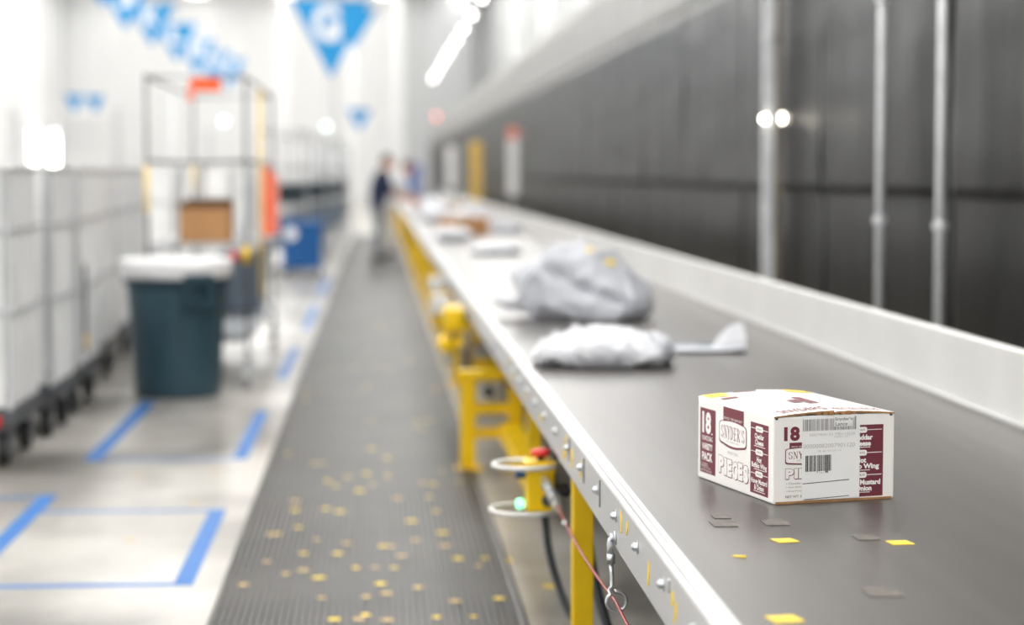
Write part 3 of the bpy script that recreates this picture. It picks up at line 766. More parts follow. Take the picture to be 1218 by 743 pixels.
# white mailer in front
t = bag('poly_mailer', 'plump white poly mailer lying in front of the big grey one', (.83,7.28,BZ+.001), -.06,
    [(-.265,.0,.03,.035,.02,0),(-.24,.0,.10,.06,.01,0),(-.17,.0,.16,.09,.0,.005),(-.06,.0,.19,.115,.0,.01),(.06,.0,.20,.115,.0,.01),(.14,.0,.19,.108,.0,.01),(.195,.0,.17,.10,.0,.01),(.23,.0,.12,.085,.01,0),(.25,.0,.08,.06,.02,0)],
    'bag_white', amp=.03, freq=5, seed=8, n=56, m=80, ridge=.6)
g = loft([(.195,.0,.165,.105,.004,0),(.215,.0,.155,.105,.006,0),(.242,.0,.12,.095,.012,0),(.255,.0,.09,.08,.03,0)], n=30, m=10, amp=.02, freq=9, seed=2); g.build('gathered_end', 'bag_grey', t, smooth=True, local=True)
# flat mailer with turned up corner
t = bag('flat_mailer', 'flat empty grey mailer with a white turned up corner', (1.29,7.78,BZ+.001), .05,
    [(-.20,.0,.10,.012,.0,0),(-.1,0,.12,.022,.0,0),(.02,0,.12,.02,.0,0),(.10,0,.11,.025,.0,0),(.155,0,.09,.03,.002,0)], 'bag_grey', cat='mailer', amp=.01, freq=9, seed=4, n=26, m=30)
g = G(); V = []; F = []
for i in range(9):
    for j in range(7):
        a = i/8; b = j/6
        V.append((.03+.135*a-.02*math.sin(a*PI), -.02-.07*b*(.3+.7*a)+.05*a, .018+.115*a*(1-.75*b)*math.sin(PI*(.2+.5*a))))
for i in range(8):
    for j in range(6): k = i*7+j; F.append((k,k+7,k+8,k+1))
n = len(V); V += [(x,y+.004,z-.004) for x,y,z in V]; F += [(n+a,n+d,n+c,n+b) for a,b,c,d in F[:48]]
g.add(V,F); g.build('turned_corner', 'bag_white', t, smooth=True, local=True)
g = G(); g.box(-.12,.05,-.02,.07,.022,.026); g.build('dark_mouth', 'tote', t, local=True)
# farther parcels
def small_bag(label, x, y, L, hw, h, rz, m, seed):
    s = [(-.5*L,0,hw*.3,h*.4,h*.2,0),(-.4*L,0,hw*.8,h*.8,0,0),(-.15*L,0,hw,h,0,.01),(.15*L,0,hw,h*.95,0,0),(.4*L,0,hw*.85,h*.7,0,0),(.5*L,0,hw*.3,h*.4,h*.1,0)]
    bag('poly_mailer', label, (x,y,BZ+.001), rz, s, m, amp=h*.3, freq=5, seed=seed, n=30, m=34)
small_bag('small flat white mailer alone on the belt beyond the big grey one', 1.03,17.2,.46,.16,.09,.1,'bag_white',11)
small_bag('white mailer by the rail in front of the brown carton', .80,20.7,.40,.22,.13,.1,'bag_white',12)
small_bag('white mailer lying behind the brown carton toward the guard', 1.18,26.0,.55,.25,.20,.2,'bag_white',13)
small_bag('white mailer heaped at the rail farther up the belt', .92,28.2,.5,.28,.24,.5,'bag_white',14)
small_bag('white mailer farthest of the heap on the belt near the workers', .98,33.0,.55,.33,.30,.3,'bag_white',15)
small_bag('grey mailer behind the brown carton at the guard', 1.50,23.1,.32,.18,.14,1.2,'bag_grey',16)
small_bag('pale mailer close to the guard far up the belt', 1.50,30.5,.36,.2,.14,.4,'bag_grey',17)
def carton(label, x, y, w_, d_, h_, rz, z=BZ+.001, m='kraft_box', open_=False):
    t = thing('carton', label, 'box', (x,y,z)); g = G()
    if open_:
        th = .006; g.box(-w_/2,w_/2,-d_/2,-d_/2+th,0,h_); g.box(-w_/2,w_/2,d_/2-th,d_/2,0,h_); g.box(-w_/2,-w_/2+th,-d_/2,d_/2,0,h_); g.box(w_/2-th,w_/2,-d_/2,d_/2,0,h_); g.box(-w_/2,w_/2,-d_/2,d_/2,0,th)
    else: g.box(-w_/2,w_/2,-d_/2,d_/2,0,h_)
    g.build('carton_body', m, t, local=True, bevel=.003)
    if open_:
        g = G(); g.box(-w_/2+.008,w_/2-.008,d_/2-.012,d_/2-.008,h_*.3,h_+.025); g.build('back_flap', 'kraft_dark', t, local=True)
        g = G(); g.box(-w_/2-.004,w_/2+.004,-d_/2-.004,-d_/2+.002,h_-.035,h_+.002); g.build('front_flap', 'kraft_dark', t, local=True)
    else:
        for s in (-1,1):
            g = G(); g.box(min(0,s*w_/2)+.002,max(0,s*w_/2)-.002,-d_/2,d_/2,h_,h_+.004); g.build('top_flap', m, t, local=True)
        g = G(); g.box(-.025,.025,-d_/2-.001,d_/2+.001,h_+.004,h_+.005); g.build('packing_tape', 'paleyellow', t, local=True)
    t.rotation_euler.z = rz; return t
carton('light brown carton on the belt behind the white rail side mailer', 1.0,22.7,.46,.40,.20,.35)
carton('dark brown carton farther up amid the white mailers', 1.02,29.2,.40,.34,.26,.2, m='kraft')
carton('pinkish red carton at the end of the heap on the belt', .98,37.0,.5,.35,.22,.1, m='pink')

# ------------------------------------------------------------------ ribbed mat with paper bits
g = G(); x = -.535; V = []; prof = [(-.550,.0005),(-.536,.009)]
while x < .462:
    prof += [(x,.002),(x+.002,.0135),(x+.0135,.0135),(x+.0155,.002)]; x += .0238
prof += [(.473,.009),(.486,.0005)]
MY0, MY1 = 2.0, 47.0; n = len(prof)
g.add([(a,MY0,z) for a,z in prof]+[(a,MY1,z) for a,z in prof], [(i,i+1,n+i+1,n+i) for i in range(n-1)]+[(0,n,2*n-1,n-1), tuple(range(n)), tuple(range(2*n-1,n-1,-1))])
g.build('floor_mat', 'mat', None, label='long ribbed grey rubber walkway mat beside the conveyor', cat='mat')
BITS = [(-0.47, 6.94), (-0.41, 7.35), (-0.33, 7.12), (-0.27, 7.18), (-0.21, 7.04), (-0.42, 7.91), (-0.40,7.92), (-0.32, 8.06), (-0.28, 7.5), (-0.24, 7.79), (-0.12, 7.7), (-0.15, 7.49), (-0.22, 8.51), (-0.16, 8.43), (-0.23, 9.28), (-0.19, 9.13), (-0.08, 8.99), (-0.05, 9.5), (-0.14, 9.4), (0.05, 9.55), (0.05, 9.39), (-0.08, 7.21), (-0.01, 7.21), (0.06, 7.2), (0.01, 6.92), (0.03, 6.76), (-0.04, 6.71), (-0.19, 6.7), (-0.04, 6.43), (-0.14, 6.37), (-0.06, 6.37), (0.03, 6.35), (0.14, 6.85), (0.26, 6.62), (0.31, 6.38), (0.19, 6.38), (0.05, 7.62), (0.02, 7.63), (0.09, 7.43), (0.15, 7.75), (0.14, 8.18), (0.26, 7.9), (0.26, 7.62), (0.3, 7.36), (0.37, 7.22), (0.4, 7.36), (0.41, 6.65), (0.25, 8.41), (0.23, 8.79), (0.09, 8.76), (0.21, 9.2), (0.26, 9.15), (0.31, 9.55), (-0.36, 8.71), (-0.35, 8.48), (0.38, 9.23), (-0.02, 9.17)]
rb = random.Random(21)
FADE = {(-0.27,7.18),(-0.21,7.04)}
for i in range(34): BITS.append((round(rb.uniform(-.48,.42),2), round(9.7+rb.random()**1.4*14,2)))
src = {}
for i, (x, y) in enumerate(BITS):
    old = rb.random() < (.42 if y < 9.6 else .6)
    key = 'sticker_old' if old else 'sticker'
    if key not in src:
        o = scrap_flat('paper_label', x,y,.0137,.021,0,key,'faded yellow label trodden onto the ribbed mat' if old else 'bright yellow label stuck on the ribbed mat', 'faded labels on the mat' if old else 'bright labels on the mat'); src[key] = o
    else:
        o = src[key].copy(); COL.objects.link(o); o.location = (x,y,.0137)
    s = rb.uniform(.5,.92); o.rotation_euler = (0,0,rb.uniform(-.5,.5)); o.scale = (s*rb.uniform(.8,1.3), s*1.15, 1)
for x, y, lb in ((.48,7.38,'yellow label on bare floor just off the mat edge'),(.61,6.9,'yellow label on bare floor under the black cable')):
    scrap_flat('paper_label', x,y,.0003,.026,.1,'sticker',lb)
for x, y, lb in ((-.98,7.9,'faint cream paper bit inside the nearest taped bay'),(-1.15,9.6,'faint cream paper bit between the two nearest bays'),(-.79,9.7,'faint cream paper bit between bays close to the mat'),(-.80,8.75,'faint cream paper bit beside the nearest bay corner')):
    scrap_flat('paper_scrap', x,y,.0003,.02,.3,'sticker_old',lb)

# ------------------------------------------------------------------ blue floor tape
def tape(x0,x1,y0,y1,label): 
    g = G(); g.box(x0,x1,y0,y1,.0002,.0014); g.build('floor_tape', 'tape', None, label=label, cat='tape')
tape(-.722,-.652,7.0,8.60,'blue tape strip nearest the mat, lengthwise side of the nearest bay')
tape(-1.515,-1.440,6.6,9.03,'blue tape strip lengthwise at the left side of the nearest bay')
tape(-3.5,-.7225,7.0,7.05,'thin looking crosswise blue tape closing the nearest bay')
tape(-1.439,-.7225,8.56,8.60,'crosswise blue tape at the far end of the nearest bay')
tape(-3.5,-1.516,8.96,9.0,'crosswise blue tape running left at the near bay row')
tape(-.735,-.662,10.12,12.16,'blue tape strip nearest the mat in the second bay')
tape(-1.485,-1.402,10.12,12.7,'lengthwise blue tape strip running up to the dark green bin')
tape(-1.401,-.736,10.12,10.16,'crosswise blue tape at the near end of the second bay')
tape(-.71,-.64,14.1,16.6,'blue tape strip by the wheels of the tall wire rack')
tape(-.70,-.63,18.6,22.0,'blue tape strip beyond the tall wire rack')
tape(-.70,-.63,24.0,27.4,'blue tape strip running up to the blue tub')

# ------------------------------------------------------------------ dark round bin
CX_, CY_ = -1.30, 13.10
cn = thing('waste_bin', 'dark slate green round waste bin with white liner over its rim', 'bin', (CX_,CY_,0))
def flut(a, i): return 1 + (.012*math.cos(12*a) if 1 < i < 6 else 0)
g = G(); g.lathe([(.262,0),(.272,.012),(.278,.05),(.300,.45),(.318,.70),(.322,.73),(.340,.735),(.343,.84),(.345,.86),(.33,.862),(.315,.72),(.27,.03),(.0,.028)], 72, (CX_,CY_,0), fn=flut)
g.build('bin_body', 'can', cn, smooth=True)
for ang in (-62, 118):
    a = math.radians(ang); c, s = math.cos(a), math.sin(a); g = G()
    for (r0,r1,t0,t1,z0,z1) in ((.325,.375,-.095,-.070,.60,.80),(.325,.375,.070,.095,.60,.80),(.325,.375,-.095,.095,.745,.80),(.325,.350,-.07,.07,.60,.64)):
        V = [(CX_+r*c-t*s, CY_+r*s+t*c, z) for z in (z0,z1) for t in (t0,t1) for r in (r0,r1)]
        g.add(V, [(0,2,3,1),(4,5,7,6),(0,1,5,4),(2,6,7,3),(0,4,6,2),(1,3,7,5)])
    g.build('handle', 'can', cn, bevel=.008)
def ruf(a, i): return 1 + .012*math.sin(19*a+i) + .01*math.sin(7*a+2*i)
g = G(); g.lathe([(.352,.775),(.358,.80),(.362,.85),(.360,.885),(.345,.897),(.325,.885),(.312,.80),(.30,.6)], 110, (CX_,CY_,0), fn=ruf); g.build('bin_liner', 'liner', cn, smooth=True, label='white bin liner')

# ------------------------------------------------------------------ white bulk carts
def caster(g_w, g_f, x, y, z0=.0, r=.075):
    g_w.lathe([(0,-.022),(r,-.022),(r,.022),(0,.022)], 18, (x,y,r+z0), 'x')
    g_f.box(x-.032,x-.026,y-.04,y+.04,r*.6,r*2+.05); g_f.box(x+.026,x+.032,y-.04,y+.04,r*.6,r*2+.05); g_f.box(x-.045,x+.045,y-.05,y+.05,r*2+.05,r*2+.065)
def make_cart(label, x0, x1, y0, y1, strap=False, red=False):
    t = thing('bulk_cart', label, 'cart', ((x0+x1)/2,(y0+y1)/2,0), 'white bulk carts along the aisle')
    g = G(); g.box(x0,x1,y0,y1,.205,.285); g.build('deck', 'cart_deck', t, bevel=.008)
    for x in (x0+.03, x1-.03):
        for y in (y0+.03, y1-.03):
            g = G(); g.box(x-.016,x+.016,y-.016,y+.016,.285,1.475); g.build('corner_post', 'cart_grey' if (x < x1-.1 or y < y0+.1 or not red) else 'cart_deck', t, bevel=.004)
    for x in (x0+.10, x1-.07):
        for y in (y0+.09, y1-.12):
            gw = G(); gf = G(); caster(gw, gf, x, y, 0, .078); f = gf.build('caster', 'darksteel', t); gw.build('wheel', 'tyre', f)
    for z0, z1 in ((.30,.755),(.775,1.16),(1.18,1.47)):
        for (a0,a1,b0,b1) in ((x1-.022,x1-.008,y0+.055,y1-.055),(x0+.008,x0+.022,y0+.055,y1-.055)):
            g = G(); g.box(a0,a1,b0,b1,z0,z1)
            for k in range(3):
                yy = b0+(b1-b0)*(k+.5)/3; g.box(a1-.001 if a0 > (x0+x1)/2 else a0-.007,a1+.007 if a0 > (x0+x1)/2 else a0+.001,yy-.06,yy+.06,z0+.03,z1-.03)
            g.build('side_panel', 'cart_white', t)
        for (b0,b1) in ((y0+.008,y0+.022),(y1-.022,y1-.008)):
            g = G(); g.box(x0+.055,x1-.055,b0,b1,z0,z1)
            for k in range(3):
                xx = x0+.055+(x1-x0-.11)*(k+.5)/3; g.box(xx-.1,xx+.1,b0-.006,b0+.001,z0+.03,z1-.03)
            g.build('end_panel', 'cart_white', t)
    for z in (.757, 1.162):
        g = G(); g.box(x1-.016,x1+.004,y0+.03,y1-.03,z,z+.018); g.box(x0+.03,x1-.03,y0-.004,y0+.016,z,z+.018); g.build('band_rail', 'cart_grey', t)
    g = G(); g.box(x0-.005,x1+.005,y0-.005,y1+.005,1.47,1.49); g.build('top_cover', 'cart_white', t, bevel=.006)
    if strap:
        g = G(); g.box(x1+.004,x1+.010,y0+.1,y0+.17,.36,.90); g.build('strap', 'tyre', t, label='black strap')
        g = G(); g.box(x1+.010,x1+.016,y0+.09,y0+.18,.40,.47); g.build('strap_tag', 'yellow', t, label='yellow tag')
    if red:
        g = G(); g.box(x1-.15,x1-.07,y0-.012,y0-.002,.20,.255); g.build('red_tag', 'red', t, label='red tag on the deck edge')
    return t
make_cart('white bulk cart nearest, with a red tag at its deck corner', -2.85,-1.78,9.9,10.70,red=True)
make_cart('white bulk cart second in the row, behind the red tagged one', -2.75,-1.75,10.98,11.74)
make_cart('white bulk cart with black strap and yellow tag, behind the first two', -2.75,-1.77,12.08,12.95,strap=True)
cbase = make_cart('white bulk cart half hidden behind the dark waste bin', -2.9,-1.86,13.5,14.5)
FAR = [(-2.45,15.6,'white bulk cart directly left behind the tall wire rack'),(-2.5,17.0,'white bulk cart seen through the wire rack, second behind it'),(-2.4,19.6,'white bulk cart beyond the long wire rack'),(-2.4,22.0,'white bulk cart standing left of the blue tub'),(-2.3,25.5,'white bulk cart behind the blue tub'),(-2.3,29.5,'white bulk cart farther up the aisle left')]
for x, y, lb in FAR:
    c = copy_tree(cbase); c.location = (x,y,0); c['label'] = lb

# ------------------------------------------------------------------ wire racks
def make_rack(label, y0, y1, top, extras):
    x0, x1 = -1.535, -.875
    t = thing('wire_rack', label, 'rack', ((x0+x1)/2,(y0+y1)/2,0))
    for x in (x0,x1):
        g = G(); g.tube([(x,(y0+y1)/2,.30),(x,(y0+y1)/2,top)], .011, 8); g.build('post', 'zinc', t, smooth=True)
        for y in (y0,y1):
            g = G(); g.tube([(x,y,.15),(x,y,top)], .013, 10); g.build('post', 'rack_zinc', t, smooth=True)
            gf = G(); gw = G(); caster(gw, gf, x, y, 0, .082); f = gf.build('caster', 'zinc', t); gw.build('wheel', 'cart_grey', f)
    g = G(); g.box(x0,x1,y0,y1,.315,.352); g.build('deck', 'zinc', t, bevel=.004)
    for z in (.36, .965, 1.53, top-.02):
        thin = z > 1.2
        g = G(); fr = [(x0,y0,z),(x1,y0,z),(x1,y1,z),(x0,y1,z)]
        g.tube(fr, .011, 8, closed=True)
        if not thin:
            k = x0+.03
            while k < x1: g.tube([(k,y0,z+.004),(k,y1,z+.004)], .004, 5); k += .03
            for yy in (y0+(y1-y0)*.33, y0+(y1-y0)*.66): g.tube([(x0,yy,z-.004),(x1,yy,z-.004)], .006, 6)
            g.tube([(a,b,c-.05) for a,b,c in fr], .008, 8, closed=True)
        g.build('shelf' if not thin else 'top_frame', 'zinc' if not thin else 'rack_zinc', t, smooth=True)
    for (x,y,z0,z1) in extras:
        g = G(); g.tube([(x,y,z0),(x,y,z1)], .0142, 10); g.build('yellow_sleeve', 'paleyellow', t, smooth=True, label='pale yellow post sleeve')
    return t
rk = make_rack('tall long wire rack with the brown carton on its shelf', 13.55, 17.0, 2.115, [(-1.535,13.55,1.18,1.50),(-.875,15.27,.5,2.1),(-1.535,17.0,1.3,1.52)])
rk2 = rk
for z, m_ in ((.90,'yellow'),):
    for x, y in ((-.875,13.55),(-.875,15.27)):
        g = G(); g.tube([(x,y,z-.06),(x,y,z+.06)], .026, 10); g.build('yellow_collar', 'yellow', rk, smooth=True)
carton('open brown carton on the middle shelf of the long wire rack', -1.175,14.0,.345,.36,.27,0, z=.976, open_=True)
t = thing('tote', 'slate grey plastic tote on the bottom shelf of the long wire rack', 'tote', (-1.06,16.05,.372))
g = G(); V = []
for z, s in ((0,.90),(.47,1.0)):
    V += [(-1.06+a*.170*s, 16.05+b*.5*s, .372+z) for a,b in ((-1,-1),(1,-1),(1,1),(-1,1))]
g.add(V, [(3,2,1,0),(0,1,5,4),(1,2,6,5),(2,3,7,6),(3,0,4,7),(4,5,6,7)]); g.build('tote_body', 'tote', t, bevel=.015)
g = G(); g.box(-1.06-.176,-1.06+.176,15.53,16.57,.79,.845); g.build('tote_rim', 'tote', t, bevel=.01)
for k in range(3):
    g = G(); g.box(-1.19+.11*k,-1.165+.11*k,15.55,15.60,.42,.79); g.build('rib', 'tote', t)
t = thing('red_marker', 'small red tag on the rack shelf beside the bin liner', 'tag', (-.95,13.5,.90)); g = G(); g.box(-.985,-.935,13.515,13.53,.86,.93); g.build('plate', 'red', t, bevel=.003); g = G(); g.box(-.965,-.955,13.53,13.56,.925,.96); g.build('hook', 'zinc', t)
t = thing('orange_sign', 'orange red tag hanging from the top frame of the long wire rack', 'sign', (-1.14,14.0,1.98))
g = G(); g.box(-1.24,-1.035,13.532,13.538,2.0,2.085); g.build('board', 'orange', t); g = G(); g.box(-1.26,-1.21,13.53,13.536,1.93,2.03); g.build('side_tag', 'pink', t)
g = G(); g.box(-1.2,-1.19,13.538,13.545,2.08,2.11); g.build('hook', 'zinc', t)
t = thing('orange_board', 'upright orange and pink board hung on the outer side of the long wire rack', 'board', (-.78,15.2,1.05))
g = G(); g.box(-.845,-.79,15.17,15.20,.975,1.50); g.build('orange_face', 'orange', t); g = G(); g.box(-.79,-.735,15.17,15.20,1.0,1.44); g.build('pink_face', 'pink', t)
g = G(); g.box(-.86,-.73,15.15,15.36,.955,.975); g.build('bracket', 'zinc', t)
# other racks farther away with dark goods
FR = [(-.55-.95,31.4,'far wire rack with dark bins just beyond the blue tub'),(-.50-.8,35.6,'far wire rack with dark bins farther up the aisle'),(-.4-.75,40,'far wire rack with dark bins close to the workers'),(-1.1,49,'fourth far wire rack at the end of the aisle')]
FRACK = make_rack('far wire rack at the very end of the aisle', 54.0, 57.4, 2.10, [])
for x, y, lb in FR:
    c = copy_tree(FRACK); c.location = (x+.1,y,0); c['label'] = lb
    lb = lb.replace('fourth far','far')
    for i, (dx, z, hh, m_) in enumerate(((0,.385,.42,'tote'),(0,.99,.3,'can_dark'))):
        t = thing('storage_bin', ('slate grey bin on the bottom shelf of the ' if i == 0 else 'dark bin on the middle shelf of the ')+lb.split(' with')[0].split(' at the')[0]+(' '+{31.4:'beyond the blue tub',35.6:'farther up',40:'near the workers',49:'at the aisle end'}[y]), 'bin', (x+.1,y,z))
        g = G(); g.box(-.27,.27,-.6,.6,0,hh); g.build('bin_body', m_, t, local=True, bevel=.02); g = G(); g.box(-.285,.285,-.62,.62,hh-.04,hh); g.build('bin_rim', m_, t, local=True, bevel=.01)
# blue tub
t = thing('blue_tub', 'bright blue plastic tub with a white round emblem on the floor', 'tub', (-1.04,28.3,0))
g = G(); V = []
for z, s in ((.10,.93),(.76,1.0)):
    V += [(-1.05+a*.285*s, 28.6+b*.4*s, z) for a,b in ((-1,-1),(1,-1),(1,1),(-1,1))]
g.add(V, [(3,2,1,0),(0,1,5,4),(1,2,6,5),(2,3,7,6),(3,0,4,7),(4,5,6,7)]); g.build('tub_body', 'blue', t, bevel=.02)
g = G(); g.box(-1.35,-.75,28.18,29.02,.70,.77); g.build('tub_rim', 'blue', t, bevel=.015)
g = G(); g.lathe([(0,-.01),(.09,-.01),(.09,0),(0,0)], 24, (-1.20,28.19,.60), 'y'); g.build('emblem', 'letter', t)
for x in (-1.28,-.82):
    for y in (28.3,28.9):
        gf = G(); gw = G(); caster(gw, gf, x, y, 0, .035); f = gf.build('caster', 'zinc', t); gw.build('wheel', 'tyre', f)
g = G(); g.box(-1.3,-.8,28.28,28.92,.10,.13); g.build('tub_base', 'darksteel', t)

# ------------------------------------------------------------------ pennants
def pennant(label, letter, x, y, ztop, w_, h_, group=None, rz=0, line=True):
    t = thing('hanging_pennant', label, 'pennant', (x,y,ztop-h_), group)
    g = G(); n = 10; V = []
    def bend(u, v): return .03*math.sin(u*3+v*2)
    rows = []
    for j in range(n+1):
        f = j/n; half = w_/2*(1-f)+.004
        for i in range(n+1):
            u = -half+2*half*i/n; rows.append((u, bend(u,f), h_*(1-f)))
    s = n+1; N0 = len(rows)
    F = []
    for j in range(n):
        for i in range(n): a = j*s+i; F.append((a,a+1,a+s+1,a+s))
    V = rows + [(a,b+.004,c) for a,b,c in rows]; F += [(N0+a,N0+d,N0+c,N0+b) for a,b,c,d in F[:n*n]]
    g.add(V, F); g.build('pennant_cloth', 'pennant', t, smooth=True, local=True)
    if letter:
        Vt, Ft = text_geo(letter, .05); lw = w_*(.36 if w_ > .7 else .26); lh = h_*(.48 if w_ > .7 else .3); g = G()
        off = -.055*w_ if letter == 'G' else 0
        g.add([((q[0]-.5)*lw+off, bend((q[0]-.5)*lw+off,.54-q[1]*lh/h_)-.012, h_*.46+q[1]*lh) for q in Vt], Ft); g.build('letter', 'letter', t, local=True, label='white letter '+letter)
    g = G()
    for dx in (-w_*.48, w_*.48): g.tube([(dx,0,h_),(dx,0,CEIL-(ztop-h_))], .006, 5)
    g.tube([(-w_/2,0,h_),(w_/2,0,h_)], .012, 6); g.build('hanger', 'zinc', t, local=True)
    t.rotation_euler.z = rz
    return t
pennant('large sky blue pennant with white letter G over the walkway', 'G', -.66,30,4.03,1.18,1.16)
pennant('sky blue pennant half hidden right behind the letter G pennant', None, -.36,33,4.14,.8,.64)
LT = 'JKLMNP'
for c, y, z in zip(LT, (37.5,41.5,46,50.5,55,60), (4.98,4.93,4.86,4.80,4.78,4.85)):
    pennant('sky blue pennant with white letter %s in the receding row at left' % c, c, -4.62+.012*(y-37),y,z,1.0,.88)
pennant('sky blue pennant at the near end of the left row, cut by the frame', 'H', -4.62,34.5,5.0,.86,.72)
pennant('small distant sky blue pennant with pale letter, below the G pennant', 'V', -.40,50,3.05,.62,.55)
pennant('first of two small far pennants above the white carts', None, -5.93,40,3.0,.36,.38, line=True)
pennant('second of two small far pennants, right beside the first', None, -5.57,40.3,3.0,.36,.38)
t = thing('sign_pole', 'thin grey pole standing in the aisle under the G pennant', 'pole', (-.89,43.6,0))
g = G(); g.tube([(-.89,43.6,0),(-.89,43.6,4.0)], .03, 10); g.build('shaft', 'cart_grey', t); g = G(); g.lathe([(.2,0),(.2,.03),(.05,.05)], 20, (-.89,43.6,0)); g.build('foot', 'cart_grey', t)

# ------------------------------------------------------------------ lamps over the conveyor and small lights
L0 = None
ORD = ['nearest','second','third','fourth','fifth','sixth','seventh','eighth','ninth','tenth','eleventh','twelfth','thirteenth','fourteenth','fifteenth','sixteenth','seventeenth','farthest']
for i, y in enumerate([1.5+3.72*i for i in range(18)]):
    if L0 is None:
        L0 = thing('strip_lamp', 'bright white strip lamp above the conveyor, nearest of its receding row', 'lamp', (1.86,y,4.46), 'strip lamps above the conveyor')
        g = G(); g.box(-.09,.09,-.2,.2,.06,.11); g.build('lamp_housing', 'lampbody', L0, local=True, bevel=.01)
        g = G(); g.tube([(0,-.13,.035),(0,.13,.035)], .028, 10); g.build('lamp_tube', 'tube', L0, local=True, smooth=True)
        g = G(); g.tube([(0,0,.11),(0,0,CEIL-4.46)], .008, 5); g.build('hanger', 'zinc', L0, local=True)
    else:
        c = copy_tree(L0); c.location = (1.86,y,4.46)
        c['label'] = 'bright white strip lamp above the conveyor, %s' % ('farthest of its receding row' if i == 17 else ORD[17-i]+' from the far end of its row' if i > 8 else ORD[i]+' from the near end of its row')
def beacon(label, x, y, z, m, r=.06, cat='lamp'):
    t = thing('glowing_globe', label, cat, (x,y,z)); g = G(); g.lathe([(0,-r),(r*.7,-r*.7),(r,0),(r*.7,r*.7),(0,r)], 16, (x,y,z)); g.build('globe', m, t, smooth=True)
    g = G(); g.tube([(x,y+.02,z+r*.8),(x,y+.02,CEIL)], .008, 5); g.build('hanger', 'cart_grey', t)
beacon('mint white round lamp left of the pole under the G pennant', -1.08,44,2.47,'mint_lamp')
beacon('mint white round lamp seen through the wire rack', -3.38,45,2.61,'mint_lamp')
beacon('soft red round lamp at the far end below the strip lamps', 1.82,60,3.15,'red_lamp', .05)
for x, lb in ((-4.38,'left of two bright upright glow strips standing in for lit windows over the white carts'),(-4.13,'right of two bright upright glow strips standing in for lit windows over the white carts')):
    t = thing('window_glow', lb, 'lamp', (x,26,1.5)); dz = 0 if x < -4.3 else -.05
    g = G(); g.tube([(x,26,1.60+dz),(x,26,2.0+dz)], .045, 12); g.build('lamp_tube', 'tube', t)  # glowing tube added in place of a far lit window
    g = G(); g.box(x-.05,x+.05,26.05,26.09,1.55+dz,2.05+dz); g.build('lamp_housing', 'lampbody', t); g = G(); g.tube([(x,26.07,2.05+dz),(x,26.07,CEIL)], .01, 6); g.build('hanger', 'cart_grey', t)

# blue far locker, far white shelving
t = thing('blue_cabinet', 'blue cabinet at the far end of the conveyor', 'cabinet', (1.5,78,0))
g = G(); g.box(1.25,1.8,78,78.6,0,1.85); g.build('cabinet_body', 'blue_pale', t, bevel=.02); g = G(); g.box(1.28,1.77,77.97,78,.05,1.8); d = g.build('door', 'blue_pale', t)
g = G(); g.box(1.70,1.73,77.94,77.97,.9,1.1); g.build('handle', 'zinc', d)
for i, (x, y, lb) in enumerate(((-5.5,36,'tall white shelving bay at far left of the hall'),(-7.6,40,'tall white shelving bay deeper in the hall, left'),(-3.4,52,'tall white shelving bay beyond the long wire rack'))):
    t = thing('shelving_bay', lb, 'shelving', (x,y,0))
    for dx in (-.9,.9):
        for dy in (-.3,.3):
            g = G(); g.box(x+dx-.03,x+dx+.03,y+dy-.03,y+dy+.03,0,2.6); g.build('upright', 'cart_grey', t)
    for z in (.3,1.0,1.7,2.5):
        g = G(); g.box(x-.87,x+.87,y-.3,y+.3,z,z+.04); g.build('shelf', 'cart_white', t)

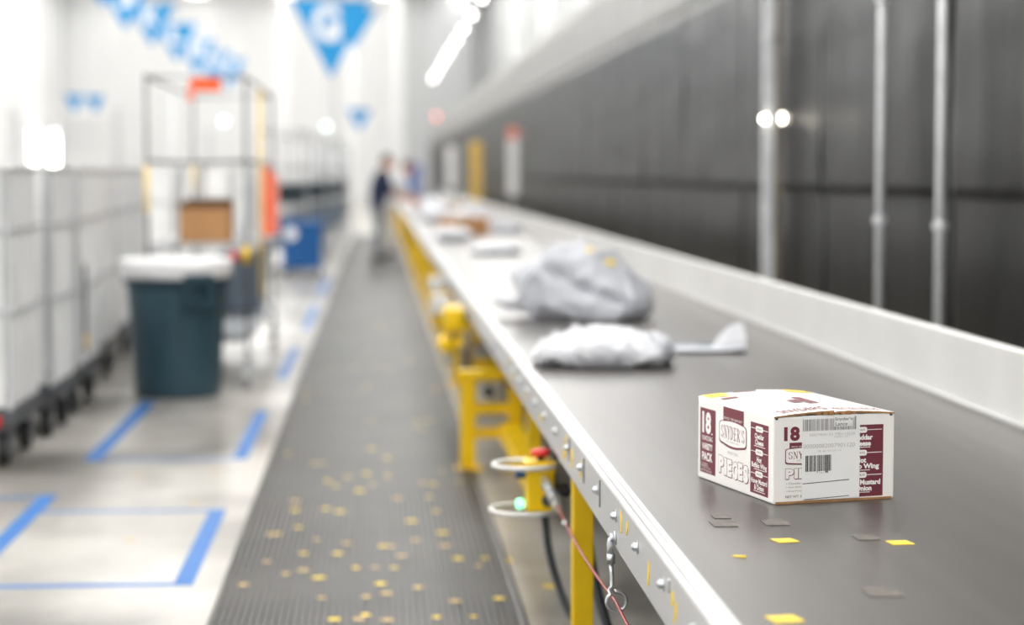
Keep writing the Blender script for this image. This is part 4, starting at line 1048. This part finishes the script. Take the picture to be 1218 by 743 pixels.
# ------------------------------------------------------------------ people
def person(label, loc, rz, shirt, trousers, hairm, scale=1.0, lean=.12, look=.2):
    t = thing('person', label, 'person', loc)
    V = []; E = []; Rr = []
    def v(p, r, par=None):
        V.append(p); Rr.append(r)
        if par is not None: E.append((par, len(V)-1))
        return len(V)-1
    s = lean      # faces local +x
    pel = v((0,0,.95),(.125,.165)); w1 = v((s*.25,0,1.08),(.11,.145),pel); ch = v((s*.7,0,1.28),(.125,.175),w1); up_ = v((s,0,1.42),(.09,.13),ch)
    nk = v((s*1.15,0,1.475),.058,up_); jaw = v((s*1.35+.02,0,1.555),(.078,.068),nk); sk = v((s*1.45+.03,0,1.645),(.100,.08),jaw); tp = v((s*1.5+.02,0,1.72),(.06,.055),sk)
    hands = []
    for q in (-1,1):
        sh = v((s,q*.185,1.41),.058,up_); el = v((s+.10,q*.235,1.15),.044,sh); fa = v((s+.24,q*.20,1.07),.040,el); wr_ = v((s+.37,q*.17,1.03),.033,fa); pm = v((s+.445,q*.165,1.012),(.026,.046),wr_)
        hands.append((Vector((s+.44,q*.165,1.01)),q))
    for q in (-1,1):
        hp = v((0,q*.095,.90),.092,pel); kn = v((.03,q*.11,.50),.060,hp); cf = v((0,q*.115,.32),.056,kn); an = v((-.01,q*.115,.09),.038,cf); v((.12,q*.13,.035),(.034,.045),an)
    vv, ff = skin_mesh(V, E, Rr, 0, 2)
    g = G(); g.add(vv, ff)
    for h, q in hands:                                        # five bent fingers each
        for k in range(4):
            L = (.070,.080,.076,.060)[k]; b = h+Vector((.015,(k-1.5)*.017,0))
            g.tube([b, b+Vector((L*.5,0,-.008)), b+Vector((L*.85,0,-.032)), b+Vector((L*.95,0,-.055))], .0088, 8, r2=.0065)
        b = h+Vector((-.015,-q*.03,.0)); g.tube([b, b+Vector((.025,-q*.022,-.008)), b+Vector((.055,-q*.026,-.02))], .010, 8, r2=.008)
    hx = s*1.45+.03
    def ell(g_, c_, r_, squeeze=0):
        h_ = G(); h_.lathe([(math.sin(PI*k/14), -math.cos(PI*k/14)) for k in range(15)], 24)
        g_.add([(c_[0]+x_*r_[0], c_[1]+y_*r_[1]*(1-squeeze*max(0,-z_)), c_[2]+z_*r_[2]) for x_,y_,z_ in h_.v], h_.f)
    ell(g, (hx,0,1.635), (.094,.076,.118), .25)
    g.lathe([(.014,-.02),(.012,.01),(.004,.03)], 8, (hx+.090,0,1.622), 'z')                     # nose
    for q in (-1,1): g.lathe([(0,-.006),(.022,-.004),(.026,.004),(0,.008)], 10, (hx-.005,q*.076,1.630), 'y')   # ears
    g.tube([(hx+.072,-.022,1.575),(hx+.080,0,1.573),(hx+.072,.022,1.575)], .007, 6)               # mouth
    body = g.build('body', 'skin', t, smooth=True, local=True)
    for q in (-1,1):
        g = G(); g.lathe([(0,-.010),(.009,-.004),(.009,.004),(0,.010)], 8, (hx+.083,q*.030,1.645), 'z'); g.build('eye', 'eye', t, local=True, smooth=True)
    # clothes: the body surface of torso and upper arms, or hips and legs, moved outward
    me = bpy.data.meshes.new('tmp'); me.from_pydata(vv, [], ff); bm = bmesh.new(); bm.from_mesh(me); bmesh.ops.recalc_face_normals(bm, faces=bm.faces); bm.normal_update()
    P = [Vector(p_) for p_ in V]
    def near(c):
        best = None
        for a_, b_ in E:
            d_ = P[b_]-P[a_]; u = max(0, min(1, (c-P[a_]).dot(d_)/max(1e-9, d_.length_squared)))
            q_ = (c-(P[a_]+d_*u)).length/max(.03, (max(Rr[b_]) if isinstance(Rr[b_],tuple) else Rr[b_]))
            if best is None or q_ < best[0]: best = (q_, (a_, b_), u)
        return best[1], best[2]
    ARM = {(8,9),(13,14)}; TORSO = {(0,1),(1,2),(2,3),(3,8),(3,13)}; LEGS = {(0,18),(0,23),(18,19),(19,20),(20,21),(23,24),(24,25),(25,26)}
    for nm, m_, off in (('trousers', trousers, .012), ('shirt', shirt, .020)):
        keep = []
        for f in bm.faces:
            c = f.calc_center_median(); e, u = near(c)
            if nm == 'shirt': ok = c.z > .92 and e not in {(9,10),(10,11),(11,12),(14,15),(15,16),(16,17),(4,5),(5,6),(6,7)} and not (e == (3,4) and u >= .45 and abs(c.y) < .07)
            else: ok = e in LEGS or (e in TORSO and c.z < 1.02) or (e in {(21,22),(26,27)} and c.z > .10)
            if ok: keep.append(f)
        ids = {}; VV = []; FF = []
        for f in keep:
            r = []
            for v_ in f.verts:
                if v_.index not in ids: ids[v_.index] = len(VV); VV.append(v_.co+v_.normal*off)
                r.append(ids[v_.index])
            FF.append(tuple(r))
        g = G(); g.add(VV, FF); g.build(nm, m_, t, smooth=True, local=True)
    bm.free(); bpy.data.meshes.remove(me)
    for q in (-1,1):
        g = G(); g.box(-.09,.19,q*.125-.05,q*.125+.05,.0,.03); g.box(-.085,.10,q*.125-.045,q*.125+.045,.03,.10); g.build('shoe', 'shoe', t, local=True, bevel=.018)
    g = G(); ell(g, (hx-.020,0,1.668), (.096,.083,.108)); g.build('hair', hairm, t, smooth=True, local=True)
    t.rotation_euler.z = rz; t.scale = (scale,)*3
    return t
person('person in navy shirt and grey trousers reaching toward the belt', (.02,32.8,0), .1, 'navy', 'trouser', 'hair', 1.0, .10)
person('person in pale grey shirt and beige trousers behind the navy shirted one', (.22,34.8,0), .05, 'shirt', 'beige', 'hair', .95, .22)
